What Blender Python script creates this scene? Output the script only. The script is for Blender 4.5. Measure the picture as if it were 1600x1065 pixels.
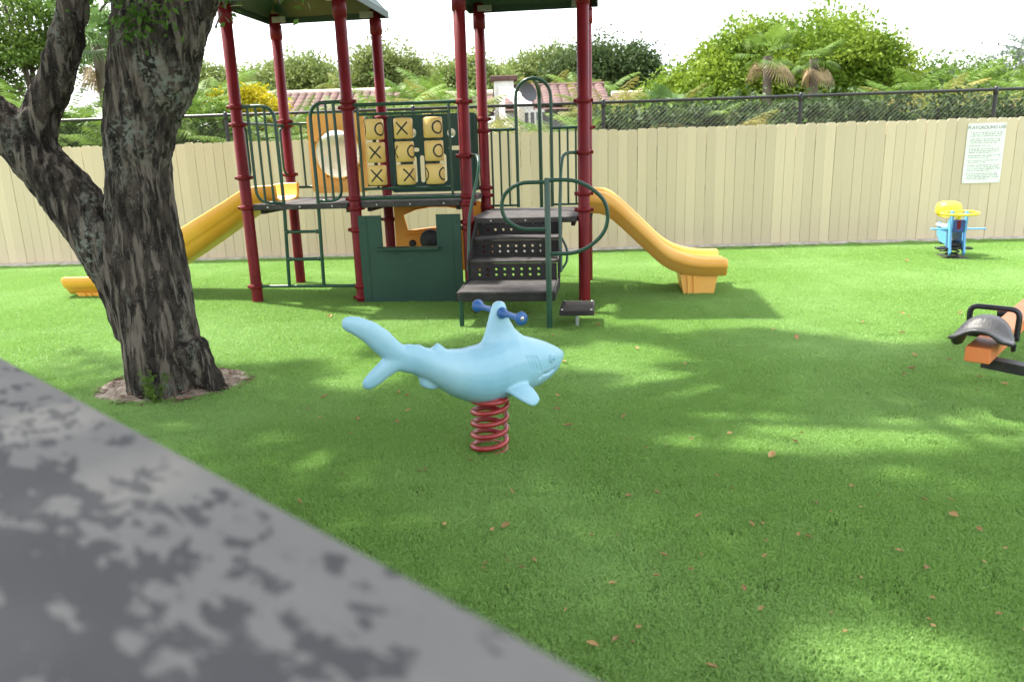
import bpy, bmesh, math, random
import numpy as np
from mathutils import Vector, Matrix, noise as mnoise

# ------------------------------------------------------------------ reset
for o in list(bpy.data.objects):
    bpy.data.objects.remove(o, do_unlink=True)
scene = bpy.context.scene
COL = scene.collection
PI = math.pi
rnd = random.Random(7)
rng = np.random.default_rng(7)

# ------------------------------------------------------------------ camera
F_PX, PITCH, ROLL, CAM_H = 1179.8, 0.2497, 0.0314, 1.6018
fwd = np.array([0, math.cos(PITCH), -math.sin(PITCH)])
r0 = np.array([1., 0, 0]); d0 = np.cross(fwd, r0)
cam_r = math.cos(ROLL) * r0 + math.sin(ROLL) * d0
cam_d = -math.sin(ROLL) * r0 + math.cos(ROLL) * d0
cam_data = bpy.data.cameras.new('camera')
cam_data.sensor_width = 36.0
cam_data.lens = F_PX / 1600 * 36.0
cam_data.clip_start = 0.02
cam_data.clip_end = 2000
cam_data.dof.use_dof = True
cam_data.dof.focus_distance = 5.8
cam_data.dof.aperture_fstop = 2.8
cam = bpy.data.objects.new('camera', cam_data)
COL.objects.link(cam)
M = Matrix(((cam_r[0], -cam_d[0], -fwd[0]), (cam_r[1], -cam_d[1], -fwd[1]), (cam_r[2], -cam_d[2], -fwd[2]))).to_4x4()
M.translation = (0, 0, CAM_H)
cam.matrix_world = M
scene.camera = cam

# ------------------------------------------------------------------ sky and sun
SUN = Vector((-0.50, 0.33, 1.0)).normalized()          # towards the sun
world = bpy.data.worlds.new('World'); scene.world = world; world.use_nodes = True
wn = world.node_tree.nodes; wl = world.node_tree.links
bg = wn['Background']; sky = wn.new('ShaderNodeTexSky'); sky.sky_type = 'NISHITA'; sky.sun_disc = False
sky.sun_elevation = math.asin(SUN.z); sky.sun_rotation = math.atan2(SUN.x, SUN.y)
sky.air_density = 1.0; sky.dust_density = 4.0; sky.ozone_density = 1.0; sky.altitude = 0
veil = wn.new('ShaderNodeMix'); veil.data_type = 'RGBA'; veil.inputs[0].default_value = 0.62   # thin white cloud veil
veil.inputs[7].default_value = (8.6, 8.8, 9.0, 1)
wl.new(sky.outputs[0], veil.inputs[6]); wl.new(veil.outputs[2], bg.inputs[0])
bg.inputs[1].default_value = 0.15
sd = bpy.data.lights.new('sun', 'SUN'); sd.energy = 4.6; sd.angle = math.radians(1.4); sd.color = (1.0, 0.95, 0.86)
sun = bpy.data.objects.new('sun', sd); COL.objects.link(sun)
sun.rotation_euler = SUN.to_track_quat('Z', 'Y').to_euler(); sun.location = (-10, 5, 20)
scene.view_settings.view_transform = 'Standard'; scene.view_settings.look = 'None'
scene.view_settings.exposure = 1.36; scene.view_settings.gamma = 1.0
scene.view_settings.use_curve_mapping = False
scene.render.engine = 'CYCLES'

# ------------------------------------------------------------------ helpers
def W(u, v, Y):
    """point of the photograph's pixel ray at the distance Y"""
    q = fwd * F_PX + cam_r * (u - 800) + cam_d * (v - 532.5)
    return np.array([0, 0, CAM_H]) + q * (Y / q[1])
def G(u, v, z=0.0):
    q = fwd * F_PX + cam_r * (u - 800) + cam_d * (v - 532.5)
    return np.array([0, 0, CAM_H]) + q * ((z - CAM_H) / q[2])

def tag(o, label=None, cat=None, group=None, kind=None):
    if label: o['label'] = label
    if cat: o['category'] = cat
    if group: o['group'] = group
    if kind: o['kind'] = kind
    return o
def empty(name, loc=(0, 0, 0), rz=0, label=None, cat=None, group=None):
    o = bpy.data.objects.new(name, None); COL.objects.link(o)
    o.location = loc; o.rotation_euler = (0, 0, rz); o.empty_display_size = 0.1
    return tag(o, label, cat, group)
def link(name, me, parent=None, loc=(0, 0, 0), rot=(0, 0, 0)):
    o = bpy.data.objects.new(name, me); COL.objects.link(o)
    o.location = loc; o.rotation_euler = rot
    if parent: o.parent = parent
    return o

class MB:
    """collects geometry for ONE mesh object"""
    def __init__(s): s.v = []; s.f = []; s.m = []; s.sm = []
    def add(s, vs, fs, mi=0, smooth=False):
        n = len(s.v); s.v += [tuple(map(float, p)) for p in vs]
        for f in fs: s.f.append(tuple(i + n for i in f)); s.m.append(mi); s.sm.append(smooth)
        return s
    def box(s, a, b, mi=0):
        x0, y0, z0 = a; x1, y1, z1 = b
        return s.add([(x0,y0,z0),(x1,y0,z0),(x1,y1,z0),(x0,y1,z0),(x0,y0,z1),(x1,y0,z1),(x1,y1,z1),(x0,y1,z1)],
                     [(3,2,1,0),(4,5,6,7),(0,1,5,4),(1,2,6,5),(2,3,7,6),(3,0,4,7)], mi)
    def bbox(s, a, b, bev=0.004, mi=0):
        """box with bevelled edges"""
        bm = bmesh.new(); bmesh.ops.create_cube(bm, size=1.0)
        for v in bm.verts:
            v.co = [(a[k] + b[k]) / 2 + v.co[k] * (b[k] - a[k]) for k in range(3)]
        bmesh.ops.bevel(bm, geom=bm.edges[:], offset=bev, segments=1, affect='EDGES')
        return s.bm(bm, mi)
    def bm(s, bm, mi=0, smooth=False):
        bm.verts.index_update()
        s.add([v.co for v in bm.verts], [[v.index for v in f.verts] for f in bm.faces], mi, smooth); bm.free(); return s
    def tube(s, pts, r, n=8, caps=True, mi=0, smooth=True):
        pts = [Vector(p) for p in pts]; k = len(pts)
        rs = r if isinstance(r, (list, tuple)) else [r] * k
        t0 = (pts[1] - pts[0]).normalized()
        ref = Vector((0, 0, 1)) if abs(t0.z) < .9 else Vector((1, 0, 0))
        u = t0.cross(ref).normalized(); vs = []
        for i, p in enumerate(pts):
            t = ((pts[min(i+1, k-1)] - pts[max(i-1, 0)])).normalized()
            u = (u - t * u.dot(t)).normalized(); w = t.cross(u)
            for j in range(n):
                a = 2 * PI * j / n; vs.append(p + (u * math.cos(a) + w * math.sin(a)) * rs[i])
        fs = [(i*n+j, i*n+(j+1) % n, (i+1)*n+(j+1) % n, (i+1)*n+j) for i in range(k-1) for j in range(n)]
        s.add(vs, fs, mi, smooth)
        if caps:
            s.add(vs[:n], [tuple(range(n-1, -1, -1))], mi); s.add(vs[-n:], [tuple(range(n))], mi)
        return s
    def cyl(s, p, q, r, n=12, r2=None, mi=0):
        return s.tube([p, q], [r, r if r2 is None else r2], n, True, mi)
    def lathe(s, prof, n=24, c=(0, 0, 0), axis='z', mi=0, smooth=True):
        vs = []
        for r, h in prof:
            for j in range(n):
                a = 2*PI*j/n; x, y = r*math.cos(a), r*math.sin(a)
                p = {'z': (x, y, h), 'y': (x, h, y), 'x': (h, x, y)}[axis]
                vs.append((c[0]+p[0], c[1]+p[1], c[2]+p[2]))
        k = len(prof)
        return s.add(vs, [(i*n+j, i*n+(j+1) % n, (i+1)*n+(j+1) % n, (i+1)*n+j) for i in range(k-1) for j in range(n)], mi, smooth)
    def plate(s, outer, holes, y0, y1, mi=0, plane='xz'):
        """flat plate with holes, outline in two axes, thickness along the third"""
        bm = bmesh.new(); edges = []
        for lp in [outer] + list(holes):
            vs = [bm.verts.new((p[0], 0, p[1])) for p in lp]
            edges += [bm.edges.new((vs[i], vs[(i+1) % len(vs)])) for i in range(len(vs))]
        bmesh.ops.triangle_fill(bm, use_beauty=True, use_dissolve=False, edges=edges, normal=(0, -1, 0))
        for v in bm.verts: v.co.y = y0
        r = bmesh.ops.extrude_face_region(bm, geom=bm.faces[:])
        for v in [g for g in r['geom'] if isinstance(g, bmesh.types.BMVert)]: v.co.y = y1
        bmesh.ops.recalc_face_normals(bm, faces=bm.faces[:])
        if plane == 'yz':
            for v in bm.verts: v.co = Vector((v.co.y, v.co.x, v.co.z))
        if plane == 'xy':
            for v in bm.verts: v.co = Vector((v.co.x, v.co.z, v.co.y))
        if plane != 'xz': bmesh.ops.recalc_face_normals(bm, faces=bm.faces[:])
        return s.bm(bm, mi)
    def mesh(s, name, mats):
        me = bpy.data.meshes.new(name); me.from_pydata(s.v, [], s.f)
        for m in (mats if isinstance(mats, (list, tuple)) else [mats]): me.materials.append(m)
        me.polygons.foreach_set('material_index', s.m); me.polygons.foreach_set('use_smooth', s.sm)
        me.update(); return me
    def obj(s, name, mats, parent=None, loc=(0, 0, 0), rot=(0, 0, 0)):
        return link(name, s.mesh(name, mats), parent, loc, rot)

def fast_mesh(name, verts, quads, mats, smooth=False, midx=None):
    """numpy quads -> mesh"""
    me = bpy.data.meshes.new(name); nv, nf = len(verts), len(quads); k = quads.shape[1]
    me.vertices.add(nv); me.vertices.foreach_set('co', np.asarray(verts, np.float32).ravel())
    me.loops.add(nf*k); me.loops.foreach_set('vertex_index', np.asarray(quads, np.int32).ravel())
    me.polygons.add(nf); me.polygons.foreach_set('loop_start', np.arange(0, nf*k, k, dtype=np.int32))
    me.polygons.foreach_set('loop_total', np.full(nf, k, np.int32))
    for m in (mats if isinstance(mats, (list, tuple)) else [mats]): me.materials.append(m)
    if midx is not None: me.polygons.foreach_set('material_index', np.asarray(midx, np.int32))
    me.polygons.foreach_set('use_smooth', np.full(nf, smooth))
    me.update(calc_edges=True); return me

def circle(cx, cz, r, n=16, r2=None): return [(cx + r*math.cos(2*PI*i/n), cz + (r2 or r)*math.sin(2*PI*i/n)) for i in range(n)]
def rrect(x0, z0, x1, z1, r, n=5):
    out = []
    for cx, cz, a0 in ((x1-r, z0+r, -PI/2), (x1-r, z1-r, 0), (x0+r, z1-r, PI/2), (x0+r, z0+r, PI)):
        out += [(cx + r*math.cos(a0+PI/2*i/n), cz + r*math.sin(a0+PI/2*i/n)) for i in range(n+1)]
    return out
def smooth_path(pts, it=3):
    pts = [Vector(p) for p in pts]
    for _ in range(it):
        q = [pts[0]]
        for a, b in zip(pts[:-1], pts[1:]): q += [a*.75+b*.25, a*.25+b*.75]
        q.append(pts[-1]); pts = q
    return pts
def fillet(pts, r, n=6):
    """polyline with rounded corners"""
    P = [Vector(p) for p in pts]; out = [P[0]]
    for i in range(1, len(P)-1):
        a, b, c = P[i-1], P[i], P[i+1]; rr = min(r, (a-b).length*.49, (c-b).length*.49)
        p, q = b + (a-b).normalized()*rr, b + (c-b).normalized()*rr
        for k in range(n+1):
            t = k/n; out.append(p*(1-t)**2 + b*2*t*(1-t) + q*t*t)
    out.append(P[-1]); return out

# ------------------------------------------------------------------ materials
def mat(name, c1, c2=None, scale=6.0, rough=0.5, bump=0.0, bscale=None, metal=0.0, coord='Object', detail=5.0, stretch=(1, 1, 1),
        rand=0.0, lo=0.35, hi=0.65, spec=0.5, trans=0.0, dirt=None, coat=0.0):
    m = bpy.data.materials.new(name); m.use_nodes = True; nt = m.node_tree; N = nt.nodes; Lk = nt.links
    b = N['Principled BSDF']; b.inputs['Roughness'].default_value = rough; b.inputs['Metallic'].default_value = metal
    b.inputs['Specular IOR Level'].default_value = spec; b.inputs['Coat Weight'].default_value = coat
    tc = N.new('ShaderNodeTexCoord'); mp = N.new('ShaderNodeMapping'); mp.inputs['Scale'].default_value = stretch
    if coord == 'World':
        gp = N.new('ShaderNodeNewGeometry'); Lk.new(gp.outputs['Position'], mp.inputs[0])
    else: Lk.new(tc.outputs[coord], mp.inputs[0])
    nz = N.new('ShaderNodeTexNoise'); nz.inputs['Scale'].default_value = scale; nz.inputs['Detail'].default_value = detail
    Lk.new(mp.outputs[0], nz.inputs['Vector'])
    rp = N.new('ShaderNodeValToRGB'); rp.color_ramp.elements[0].position = lo; rp.color_ramp.elements[1].position = hi
    rp.color_ramp.elements[0].color = (*c1, 1); rp.color_ramp.elements[1].color = (*(c2 or c1), 1)
    Lk.new(nz.outputs['Fac'], rp.inputs[0]); out = rp.outputs[0]
    if dirt:
        n2 = N.new('ShaderNodeTexNoise'); n2.inputs['Scale'].default_value = dirt[1]; n2.inputs['Detail'].default_value = 8; n2.inputs['Roughness'].default_value = .7
        Lk.new(mp.outputs[0], n2.inputs['Vector'])
        r2 = N.new('ShaderNodeValToRGB'); r2.color_ramp.elements[0].position = dirt[2]; r2.color_ramp.elements[1].position = dirt[3]
        Lk.new(n2.outputs['Fac'], r2.inputs[0])
        mx = N.new('ShaderNodeMix'); mx.data_type = 'RGBA'; mx.inputs[7].default_value = (*dirt[0], 1)
        Lk.new(r2.outputs[0], mx.inputs[0]); Lk.new(out, mx.inputs[6]); out = mx.outputs[2]
    if rand:
        oi = N.new('ShaderNodeObjectInfo'); hs = N.new('ShaderNodeHueSaturation')
        ma = N.new('ShaderNodeMath'); ma.operation = 'MULTIPLY_ADD'; ma.inputs[1].default_value = rand; ma.inputs[2].default_value = 1 - rand/2
        Lk.new(oi.outputs['Random'], ma.inputs[0]); Lk.new(ma.outputs[0], hs.inputs['Value']); Lk.new(out, hs.inputs['Color']); out = hs.outputs[0]
    Lk.new(out, b.inputs['Base Color'])
    if bump:
        n3 = N.new('ShaderNodeTexNoise'); n3.inputs['Scale'].default_value = bscale or scale*4; n3.inputs['Detail'].default_value = 6
        Lk.new(mp.outputs[0], n3.inputs['Vector'])
        bp = N.new('ShaderNodeBump'); bp.inputs['Strength'].default_value = bump; bp.inputs['Distance'].default_value = 0.02
        Lk.new(n3.outputs['Fac'], bp.inputs['Height']); Lk.new(bp.outputs[0], b.inputs['Normal'])
    if trans:
        tl = N.new('ShaderNodeBsdfTranslucent'); ms = N.new('ShaderNodeMixShader'); ms.inputs[0].default_value = trans
        Lk.new(out, tl.inputs[0]); Lk.new(b.outputs[0], ms.inputs[1]); Lk.new(tl.outputs[0], ms.inputs[2])
        Lk.new(ms.outputs[0], N['Material Output'].inputs[0])
    return m

RED = mat('red_paint', (.135, .008, .012), (.18, .011, .015), 5, .42, .05, 60, dirt=((.22, .03, .03), 9, .62, .8), spec=.2)
GREEN = mat('green_paint', (.010, .050, .030), (.014, .065, .038), 7, .32, .04, 50, dirt=((.10, .13, .10), 22, .68, .82))
GREENP = mat('green_plastic', (.011, .050, .034), (.014, .060, .041), 3, .45, .06, 90, dirt=((.045, .085, .065), 8, .6, .85))
ROOFG = mat('roof_green_plastic', (.022, .060, .045), (.030, .075, .058), 3, .5, .05, 40)
ORANGE = mat('orange_slide_plastic', (.86, .42, .085), (.89, .47, .115), 2.5, .38, .03, 40, dirt=((.70, .42, .18), 6, .58, .85), spec=.4)
YELLOW = mat('yellow_slide_plastic', (.87, .41, .05), (.89, .45, .07), 2.5, .36, .03, 40, dirt=((.74, .42, .14), 6, .6, .9), spec=.4)
BUBP = mat('amber_panel_plastic', (.80, .42, .08), (.84, .47, .11), 4, .45, .03, 50, dirt=((.55, .30, .10), 9, .6, .85))
DRIVE = mat('deep_orange_plastic', (.86, .29, .02), (.88, .33, .035), 3, .42, .03, 50)
BLOCK = mat('faded_yellow_plastic', (.68, .44, .12), (.76, .52, .17), 5, .5, .03, 50, dirt=((.50, .32, .10), 11, .58, .8))
MARK = mat('dark_brown_mark', (.020, .018, .012), rough=.6)
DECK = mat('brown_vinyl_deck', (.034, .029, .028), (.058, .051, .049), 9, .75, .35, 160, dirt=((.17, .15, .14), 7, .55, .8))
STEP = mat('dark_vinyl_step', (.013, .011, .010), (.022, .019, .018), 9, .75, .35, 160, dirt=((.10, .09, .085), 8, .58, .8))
BLACK = mat('black_rubber', (.012, .012, .013), (.03, .03, .032), 12, .55, .2, 60)
STEEL = mat('galvanised_steel', (.42, .43, .44), (.55, .56, .57), 20, .4, .1, 80, metal=.7)
BOLT = mat('bolt_metal', (.55, .53, .50), rough=.35, metal=.8)
FENCE = mat('beige_fence_paint', (.63, .52, .355), (.68, .57, .395), 3, .7, .22, 60, stretch=(1, 1, .12), rand=.15, dirt=((.36, .27, .16), 5, .60, .86))
BLKMETAL = mat('black_fence_metal', (.012, .012, .013), (.022, .022, .024), 15, .3, .05, 60)
WIRE = mat('chain_wire', (.035, .034, .032), (.07, .068, .064), 30, .5)
SHARK = mat('sky_blue_fibreglass', (.25, .50, .63), (.33, .57, .68), 3, .38, .02, 50, dirt=((.13, .30, .38), 34, .62, .78), coat=.2)
EYE = mat('blue_eye', (.10, .30, .45), rough=.3)
HANDLE = mat('blue_plastic_handle', (.022, .10, .30), (.03, .13, .36), 9, .42, .05, 60)
SPRING = mat('red_spring_paint', (.25, .012, .018), (.33, .03, .03), 12, .3, .05, 60, coat=.3)
BLUEP = mat('blue_panel_plastic', (.10, .33, .66), (.13, .38, .72), 5, .4)
BLUED = mat('dark_blue_plastic', (.02, .05, .20), (.03, .08, .28), 8, .45)
YELP = mat('bright_yellow_plastic', (.85, .62, .03), (.88, .66, .05), 5, .4)
WHITEP = mat('white_plastic', (.75, .76, .76), rough=.4)
SEAT = mat('black_saddle_rubber', (.028, .028, .030), (.05, .05, .054), 10, .45, .15, 50, dirt=((.16, .16, .17), 7, .6, .8))
BEAM = mat('orange_beam_paint', (.72, .20, .055), (.76, .24, .08), 5, .5, .06, 40, dirt=((.62, .30, .16), 9, .58, .85))
SIGNM = mat('white_sign_enamel', (.78, .79, .76), (.83, .84, .82), 3, .4)
INK = mat('grey_sign_ink', (.19, .20, .19), rough=.7)
SAND = mat('sandy_soil', (.26, .20, .15), (.45, .38, .31), 14, .95, .8, 70, dirt=((.12, .085, .06), 25, .55, .72))
SOIL = mat('pale_gravel_soil', (.30, .27, .23), (.46, .43, .38), 10, .95, .7, 60, coord='World')
EARTH = mat('earth_ground', (.05, .07, .025), (.12, .10, .05), .8, .95, .5, 12, coord='World')
BACKING = mat('turf_backing', (.035, .085, .012), (.06, .13, .02), 6, .95, .5, 60, coord='World')
WALLW = mat('white_stucco', (.70, .68, .63), (.78, .76, .72), 2, .85, .3, 60)
WALLG = mat('grey_house_wall', (.20, .20, .21), (.26, .26, .27), 2, .85, .2, 40)
TILE = mat('terracotta_tile', (.080, .040, .034), (.120, .058, .048), 4, .8, .2, 30, rand=.35)
GLASS = mat('dark_window_glass', (.02, .025, .03), rough=.08, spec=.8)
BARK_T = mat('grey_brown_bark', (.07, .055, .042), (.16, .13, .10), 6, .9, .6, 25, stretch=(1, 1, .3))
DISH = mat('dark_grey_dish', (.07, .07, .075), rough=.6)
TRIM = mat('cream_trim', (.62, .55, .42), (.68, .60, .48), 3, .8)
DRYLEAF = mat('dry_brown_leaf', (.32, .18, .07), (.50, .32, .15), 30, .8, rand=.6, trans=.2)

def leafmat(name, c1, c2, scale=.9, trans=.32, rand=.25, rough=.5):
    return mat(name, c1, c2, scale, rough, coord='Object', rand=rand, trans=trans, lo=.3, hi=.7, spec=.15, detail=8)
LF_OAK = leafmat('oak_leaf', (.035, .085, .015), (.075, .15, .03), 1.5)
LF_LIME = leafmat('lime_green_leaf', (.10, .205, .018), (.30, .40, .045), .55)
LF_MID = leafmat('mid_green_leaf', (.07, .14, .022), (.16, .24, .045), .7)
LF_OLIVE = leafmat('olive_leaf', (.14, .20, .055), (.25, .30, .09), .6)
LF_DARK = leafmat('dark_green_leaf', (.045, .085, .028), (.095, .135, .045), .7, .30)
LF_YEL = leafmat('golden_leaf', (.42, .38, .012), (.60, .50, .03), 1.0)
LF_PALM = leafmat('palm_frond_leaf', (.075, .155, .025), (.19, .29, .05), .8)
LF_PALMY = leafmat('yellowing_palm_leaf', (.12, .18, .035), (.33, .27, .075), .6)
LF_FAN = leafmat('fan_palm_leaf', (.06, .13, .035), (.14, .23, .07), 1.2)
LF_DEAD = leafmat('dead_frond_leaf', (.30, .21, .12), (.44, .33, .20), 1.0, .3)
LF_WISP = leafmat('grey_green_wisp', (.20, .25, .21), (.28, .33, .28), .9)

# turf blades: fresh green with paler, brushed patches
def turf_mat():
    m = mat('turf_blade', (.097, .252, .045), (.395, .605, .155), 260, .45, coord='World', trans=.42, lo=.3, hi=.7, spec=.3)
    nt = m.node_tree; N = nt.nodes; Lk = nt.links
    rp = next(n for n in N if n.bl_idname == 'ShaderNodeValToRGB')
    geo = next(n for n in N if n.bl_idname == 'ShaderNodeNewGeometry')
    nz = N.new('ShaderNodeTexNoise'); nz.inputs['Scale'].default_value = .55; nz.inputs['Detail'].default_value = 6
    Lk.new(geo.outputs['Position'], nz.inputs['Vector'])
    r2 = N.new('ShaderNodeValToRGB'); r2.color_ramp.elements[0].position = .45; r2.color_ramp.elements[1].position = .75
    r2.color_ramp.elements[1].color = (.62, .62, .62, 1); Lk.new(nz.outputs['Fac'], r2.inputs[0])
    mx = N.new('ShaderNodeMix'); mx.data_type = 'RGBA'; mx.inputs[7].default_value = (.42, .62, .25, 1)
    Lk.new(r2.outputs[0], mx.inputs[0]); Lk.new(rp.outputs[0], mx.inputs[6])
    for l in list(rp.outputs[0].links):
        if l.to_node != mx:
            to = l.to_socket; Lk.remove(l); Lk.new(mx.outputs[2], to)
    return m
TURF = turf_mat()

# bark of the near tree: dark furrows, pale plates, lichen
def bark_mat():
    m = bpy.data.materials.new('live_oak_bark'); m.use_nodes = True; nt = m.node_tree; N = nt.nodes; Lk = nt.links
    b = N['Principled BSDF']; b.inputs['Roughness'].default_value = .95; b.inputs['Specular IOR Level'].default_value = .2
    tc = N.new('ShaderNodeTexCoord')
    def noise(scale, stretch, detail=6, rough=.6):
        mp = N.new('ShaderNodeMapping'); mp.inputs['Scale'].default_value = stretch; Lk.new(tc.outputs['Object'], mp.inputs[0])
        n = N.new('ShaderNodeTexNoise'); n.inputs['Scale'].default_value = scale; n.inputs['Detail'].default_value = detail; n.inputs['Roughness'].default_value = rough
        Lk.new(mp.outputs[0], n.inputs['Vector']); return n.outputs['Fac']
    def ramp(src, a, c):
        r = N.new('ShaderNodeValToRGB'); r.color_ramp.elements[0].position = a; r.color_ramp.elements[1].position = c; Lk.new(src, r.inputs[0]); return r.outputs[0]
    def mix(f, a, c):
        x = N.new('ShaderNodeMix'); x.data_type = 'RGBA'; Lk.new(f, x.inputs[0])
        if isinstance(a, tuple): x.inputs[6].default_value = (*a, 1)
        else: Lk.new(a, x.inputs[6])
        x.inputs[7].default_value = (*c, 1); return x.outputs[2]
    c = mix(ramp(noise(22, (1, 1, .30)), .42, .60), (.018, .015, .013), (.068, .055, .045))
    c = mix(ramp(noise(24, (1, 1, .15), 6), .50, .60), c, (.175, .148, .122))
    c = mix(ramp(noise(95, (1, 1, .7), 3), .64, .70), c, (.19, .18, .16))
    # grey-green lichen growing in drifts
    mlt = N.new('ShaderNodeMath'); mlt.operation = 'MULTIPLY'
    Lk.new(ramp(noise(2.2, (1, 1, .6), 3), .52, .62), mlt.inputs[0]); Lk.new(ramp(noise(30, (1, 1, 1), 5), .48, .58), mlt.inputs[1])
    c = mix(mlt.outputs[0], c, (.20, .215, .18))
    Lk.new(c, b.inputs['Base Color'])
    bp = N.new('ShaderNodeBump'); bp.inputs['Strength'].default_value = .9; bp.inputs['Distance'].default_value = .03
    Lk.new(noise(40, (1, 1, .4), 8, .7), bp.inputs['Height']); Lk.new(bp.outputs[0], b.inputs['Normal'])
    return m
BARK = bark_mat()

# weathered cap of the near wall: dark paint flaked off over paler old paint
def ledge_mat():
    m = bpy.data.materials.new('flaking_grey_paint'); m.use_nodes = True; nt = m.node_tree; N = nt.nodes; Lk = nt.links
    b = N['Principled BSDF']; b.inputs['Roughness'].default_value = .75
    tc = N.new('ShaderNodeTexCoord')
    def noise(scale, detail, rough, dist=0, off=0):
        mp = N.new('ShaderNodeMapping'); mp.inputs['Location'].default_value = (off, off*.7, 0); mp.inputs['Scale'].default_value = (.62, 1.15, 1)
        Lk.new(tc.outputs['Object'], mp.inputs[0])
        n = N.new('ShaderNodeTexNoise'); n.inputs['Scale'].default_value = scale; n.inputs['Detail'].default_value = detail
        n.inputs['Roughness'].default_value = rough; n.inputs['Distortion'].default_value = dist; Lk.new(mp.outputs[0], n.inputs['Vector']); return n.outputs['Fac']
    # flakes get more frequent towards the worn outer arris (object Y = 0)
    sep = N.new('ShaderNodeSeparateXYZ'); Lk.new(tc.outputs['Object'], sep.inputs[0])
    mr = N.new('ShaderNodeMapRange'); mr.inputs[1].default_value = -.19; mr.inputs[2].default_value = -.01; mr.inputs[3].default_value = -.02; mr.inputs[4].default_value = .16
    Lk.new(sep.outputs['Y'], mr.inputs[0])
    ad = N.new('ShaderNodeMath'); ad.operation = 'ADD'; Lk.new(noise(30, 8, .66, .2), ad.inputs[0]); Lk.new(mr.outputs[0], ad.inputs[1])
    r = N.new('ShaderNodeValToRGB'); r.color_ramp.elements[0].position = .555; r.color_ramp.elements[1].position = .575; Lk.new(ad.outputs[0], r.inputs[0])
    r1 = N.new('ShaderNodeValToRGB'); r1.color_ramp.elements[0].color = (.046, .045, .048, 1); r1.color_ramp.elements[1].color = (.068, .067, .070, 1); Lk.new(noise(6, 4, .5, 0, 3), r1.inputs[0])
    r2 = N.new('ShaderNodeValToRGB'); r2.color_ramp.elements[0].color = (.125, .121, .116, 1); r2.color_ramp.elements[1].color = (.19, .184, .172, 1); Lk.new(noise(9, 6, .6, 0, 7), r2.inputs[0])
    x = N.new('ShaderNodeMix'); x.data_type = 'RGBA'; Lk.new(r.outputs[0], x.inputs[0]); Lk.new(r1.outputs[0], x.inputs[6]); Lk.new(r2.outputs[0], x.inputs[7])
    Lk.new(x.outputs[2], b.inputs['Base Color'])
    bp = N.new('ShaderNodeBump'); bp.inputs['Strength'].default_value = .3; bp.inputs['Distance'].default_value = .002; bp.invert = True
    Lk.new(r.outputs[0], bp.inputs['Height']); Lk.new(bp.outputs[0], b.inputs['Normal'])
    return m
LEDGE = ledge_mat()
STUCCO = mat('grey_wall_render', (.20, .20, .20), (.27, .27, .265), 4, .9, .4, 60)

def bubble_mat():
    m = bpy.data.materials.new('clear_bubble_plastic'); m.use_nodes = True; nt = m.node_tree; N = nt.nodes
    b = N['Principled BSDF']; b.inputs['Base Color'].default_value = (.93, .92, .86, 1); b.inputs['Roughness'].default_value = .22
    b.inputs['Transmission Weight'].default_value = .55; b.inputs['IOR'].default_value = 1.15
    return m
BUBBLE = bubble_mat()

# ================================================================== GROUND
FY, FYAW = 12.055, -0.0357                      # fence line
def fence_y(x): return FY + math.tan(FYAW) * x
mb = MB(); R = 900
mb.add([(-R, -R, -.03), (R, -R, -.03), (R, R, -.03), (-R, R, -.03)], [(0, 1, 2, 3)])
tag(mb.obj('ground', EARTH), kind='structure')
mb = MB()
mb.add([(-14, -3, -.004), (14, -3, -.004), (14, fence_y(14)-.06, -.004), (-14, fence_y(-14)-.06, -.004)], [(0, 1, 2, 3)])
tag(mb.obj('turf_backing', BACKING), kind='structure')
# pale gravel strip where the turf stops short of the fence
mb = MB(); n = 120; vs = []; fs = []
for i in range(n+1):
    x = -12 + 24*i/n; y = fence_y(x); w = max(.035, (.22 if x < 1.4 else .05) + .07*mnoise.noise((x*1.3, 0, 3)))
    vs += [(x, y-.02, .03), (x, y-.02-w*.4, .031), (x, y-.025-w, .002)]
for i in range(n):
    for k in range(2): fs.append((i*3+k+1, (i+1)*3+k+1, (i+1)*3+k, i*3+k))
tag(mb.add(vs, fs).obj('gravel_strip', SOIL), kind='structure')

# artificial turf: blade tiles instanced over the yard
def turf_tile(name, nbl, wid, hgt, half=.34, seed=1):
    g = np.random.default_rng(seed)
    x = g.uniform(-half, half, nbl); y = g.uniform(-half, half, nbl)
    L = hgt * g.uniform(.65, 1.2, nbl); w = wid * g.uniform(.7, 1.25, nbl); a = g.uniform(0, 2*PI, nbl)
    la = g.uniform(0, 2*PI, nbl); lean = g.uniform(.35, 1.15, nbl)
    dx, dy = np.cos(la), np.sin(la); sx, sy = np.cos(a)*w/2, np.sin(a)*w/2
    h1 = L*.55; o1 = L*.28*lean; h2 = L*(1-.35*lean**2); o2 = L*.85*lean
    V = np.empty((nbl, 5, 3)); Z = np.zeros(nbl)
    V[:, 0] = np.stack([x-sx, y-sy, Z], 1); V[:, 1] = np.stack([x+sx, y+sy, Z], 1)
    V[:, 2] = np.stack([x+sx*.85+dx*o1, y+sy*.85+dy*o1, h1], 1); V[:, 3] = np.stack([x-sx*.85+dx*o1, y-sy*.85+dy*o1, h1], 1)
    V[:, 4] = np.stack([x+dx*o2, y+dy*o2, h2], 1)
    b = np.arange(nbl)*5
    F = np.concatenate([np.stack([b, b+1, b+2], 1), np.stack([b, b+2, b+3], 1), np.stack([b+3, b+2, b+4], 1)])
    return bpy.data.objects.new(name, fast_mesh(name, V.reshape(-1, 3), F, TURF))
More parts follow.
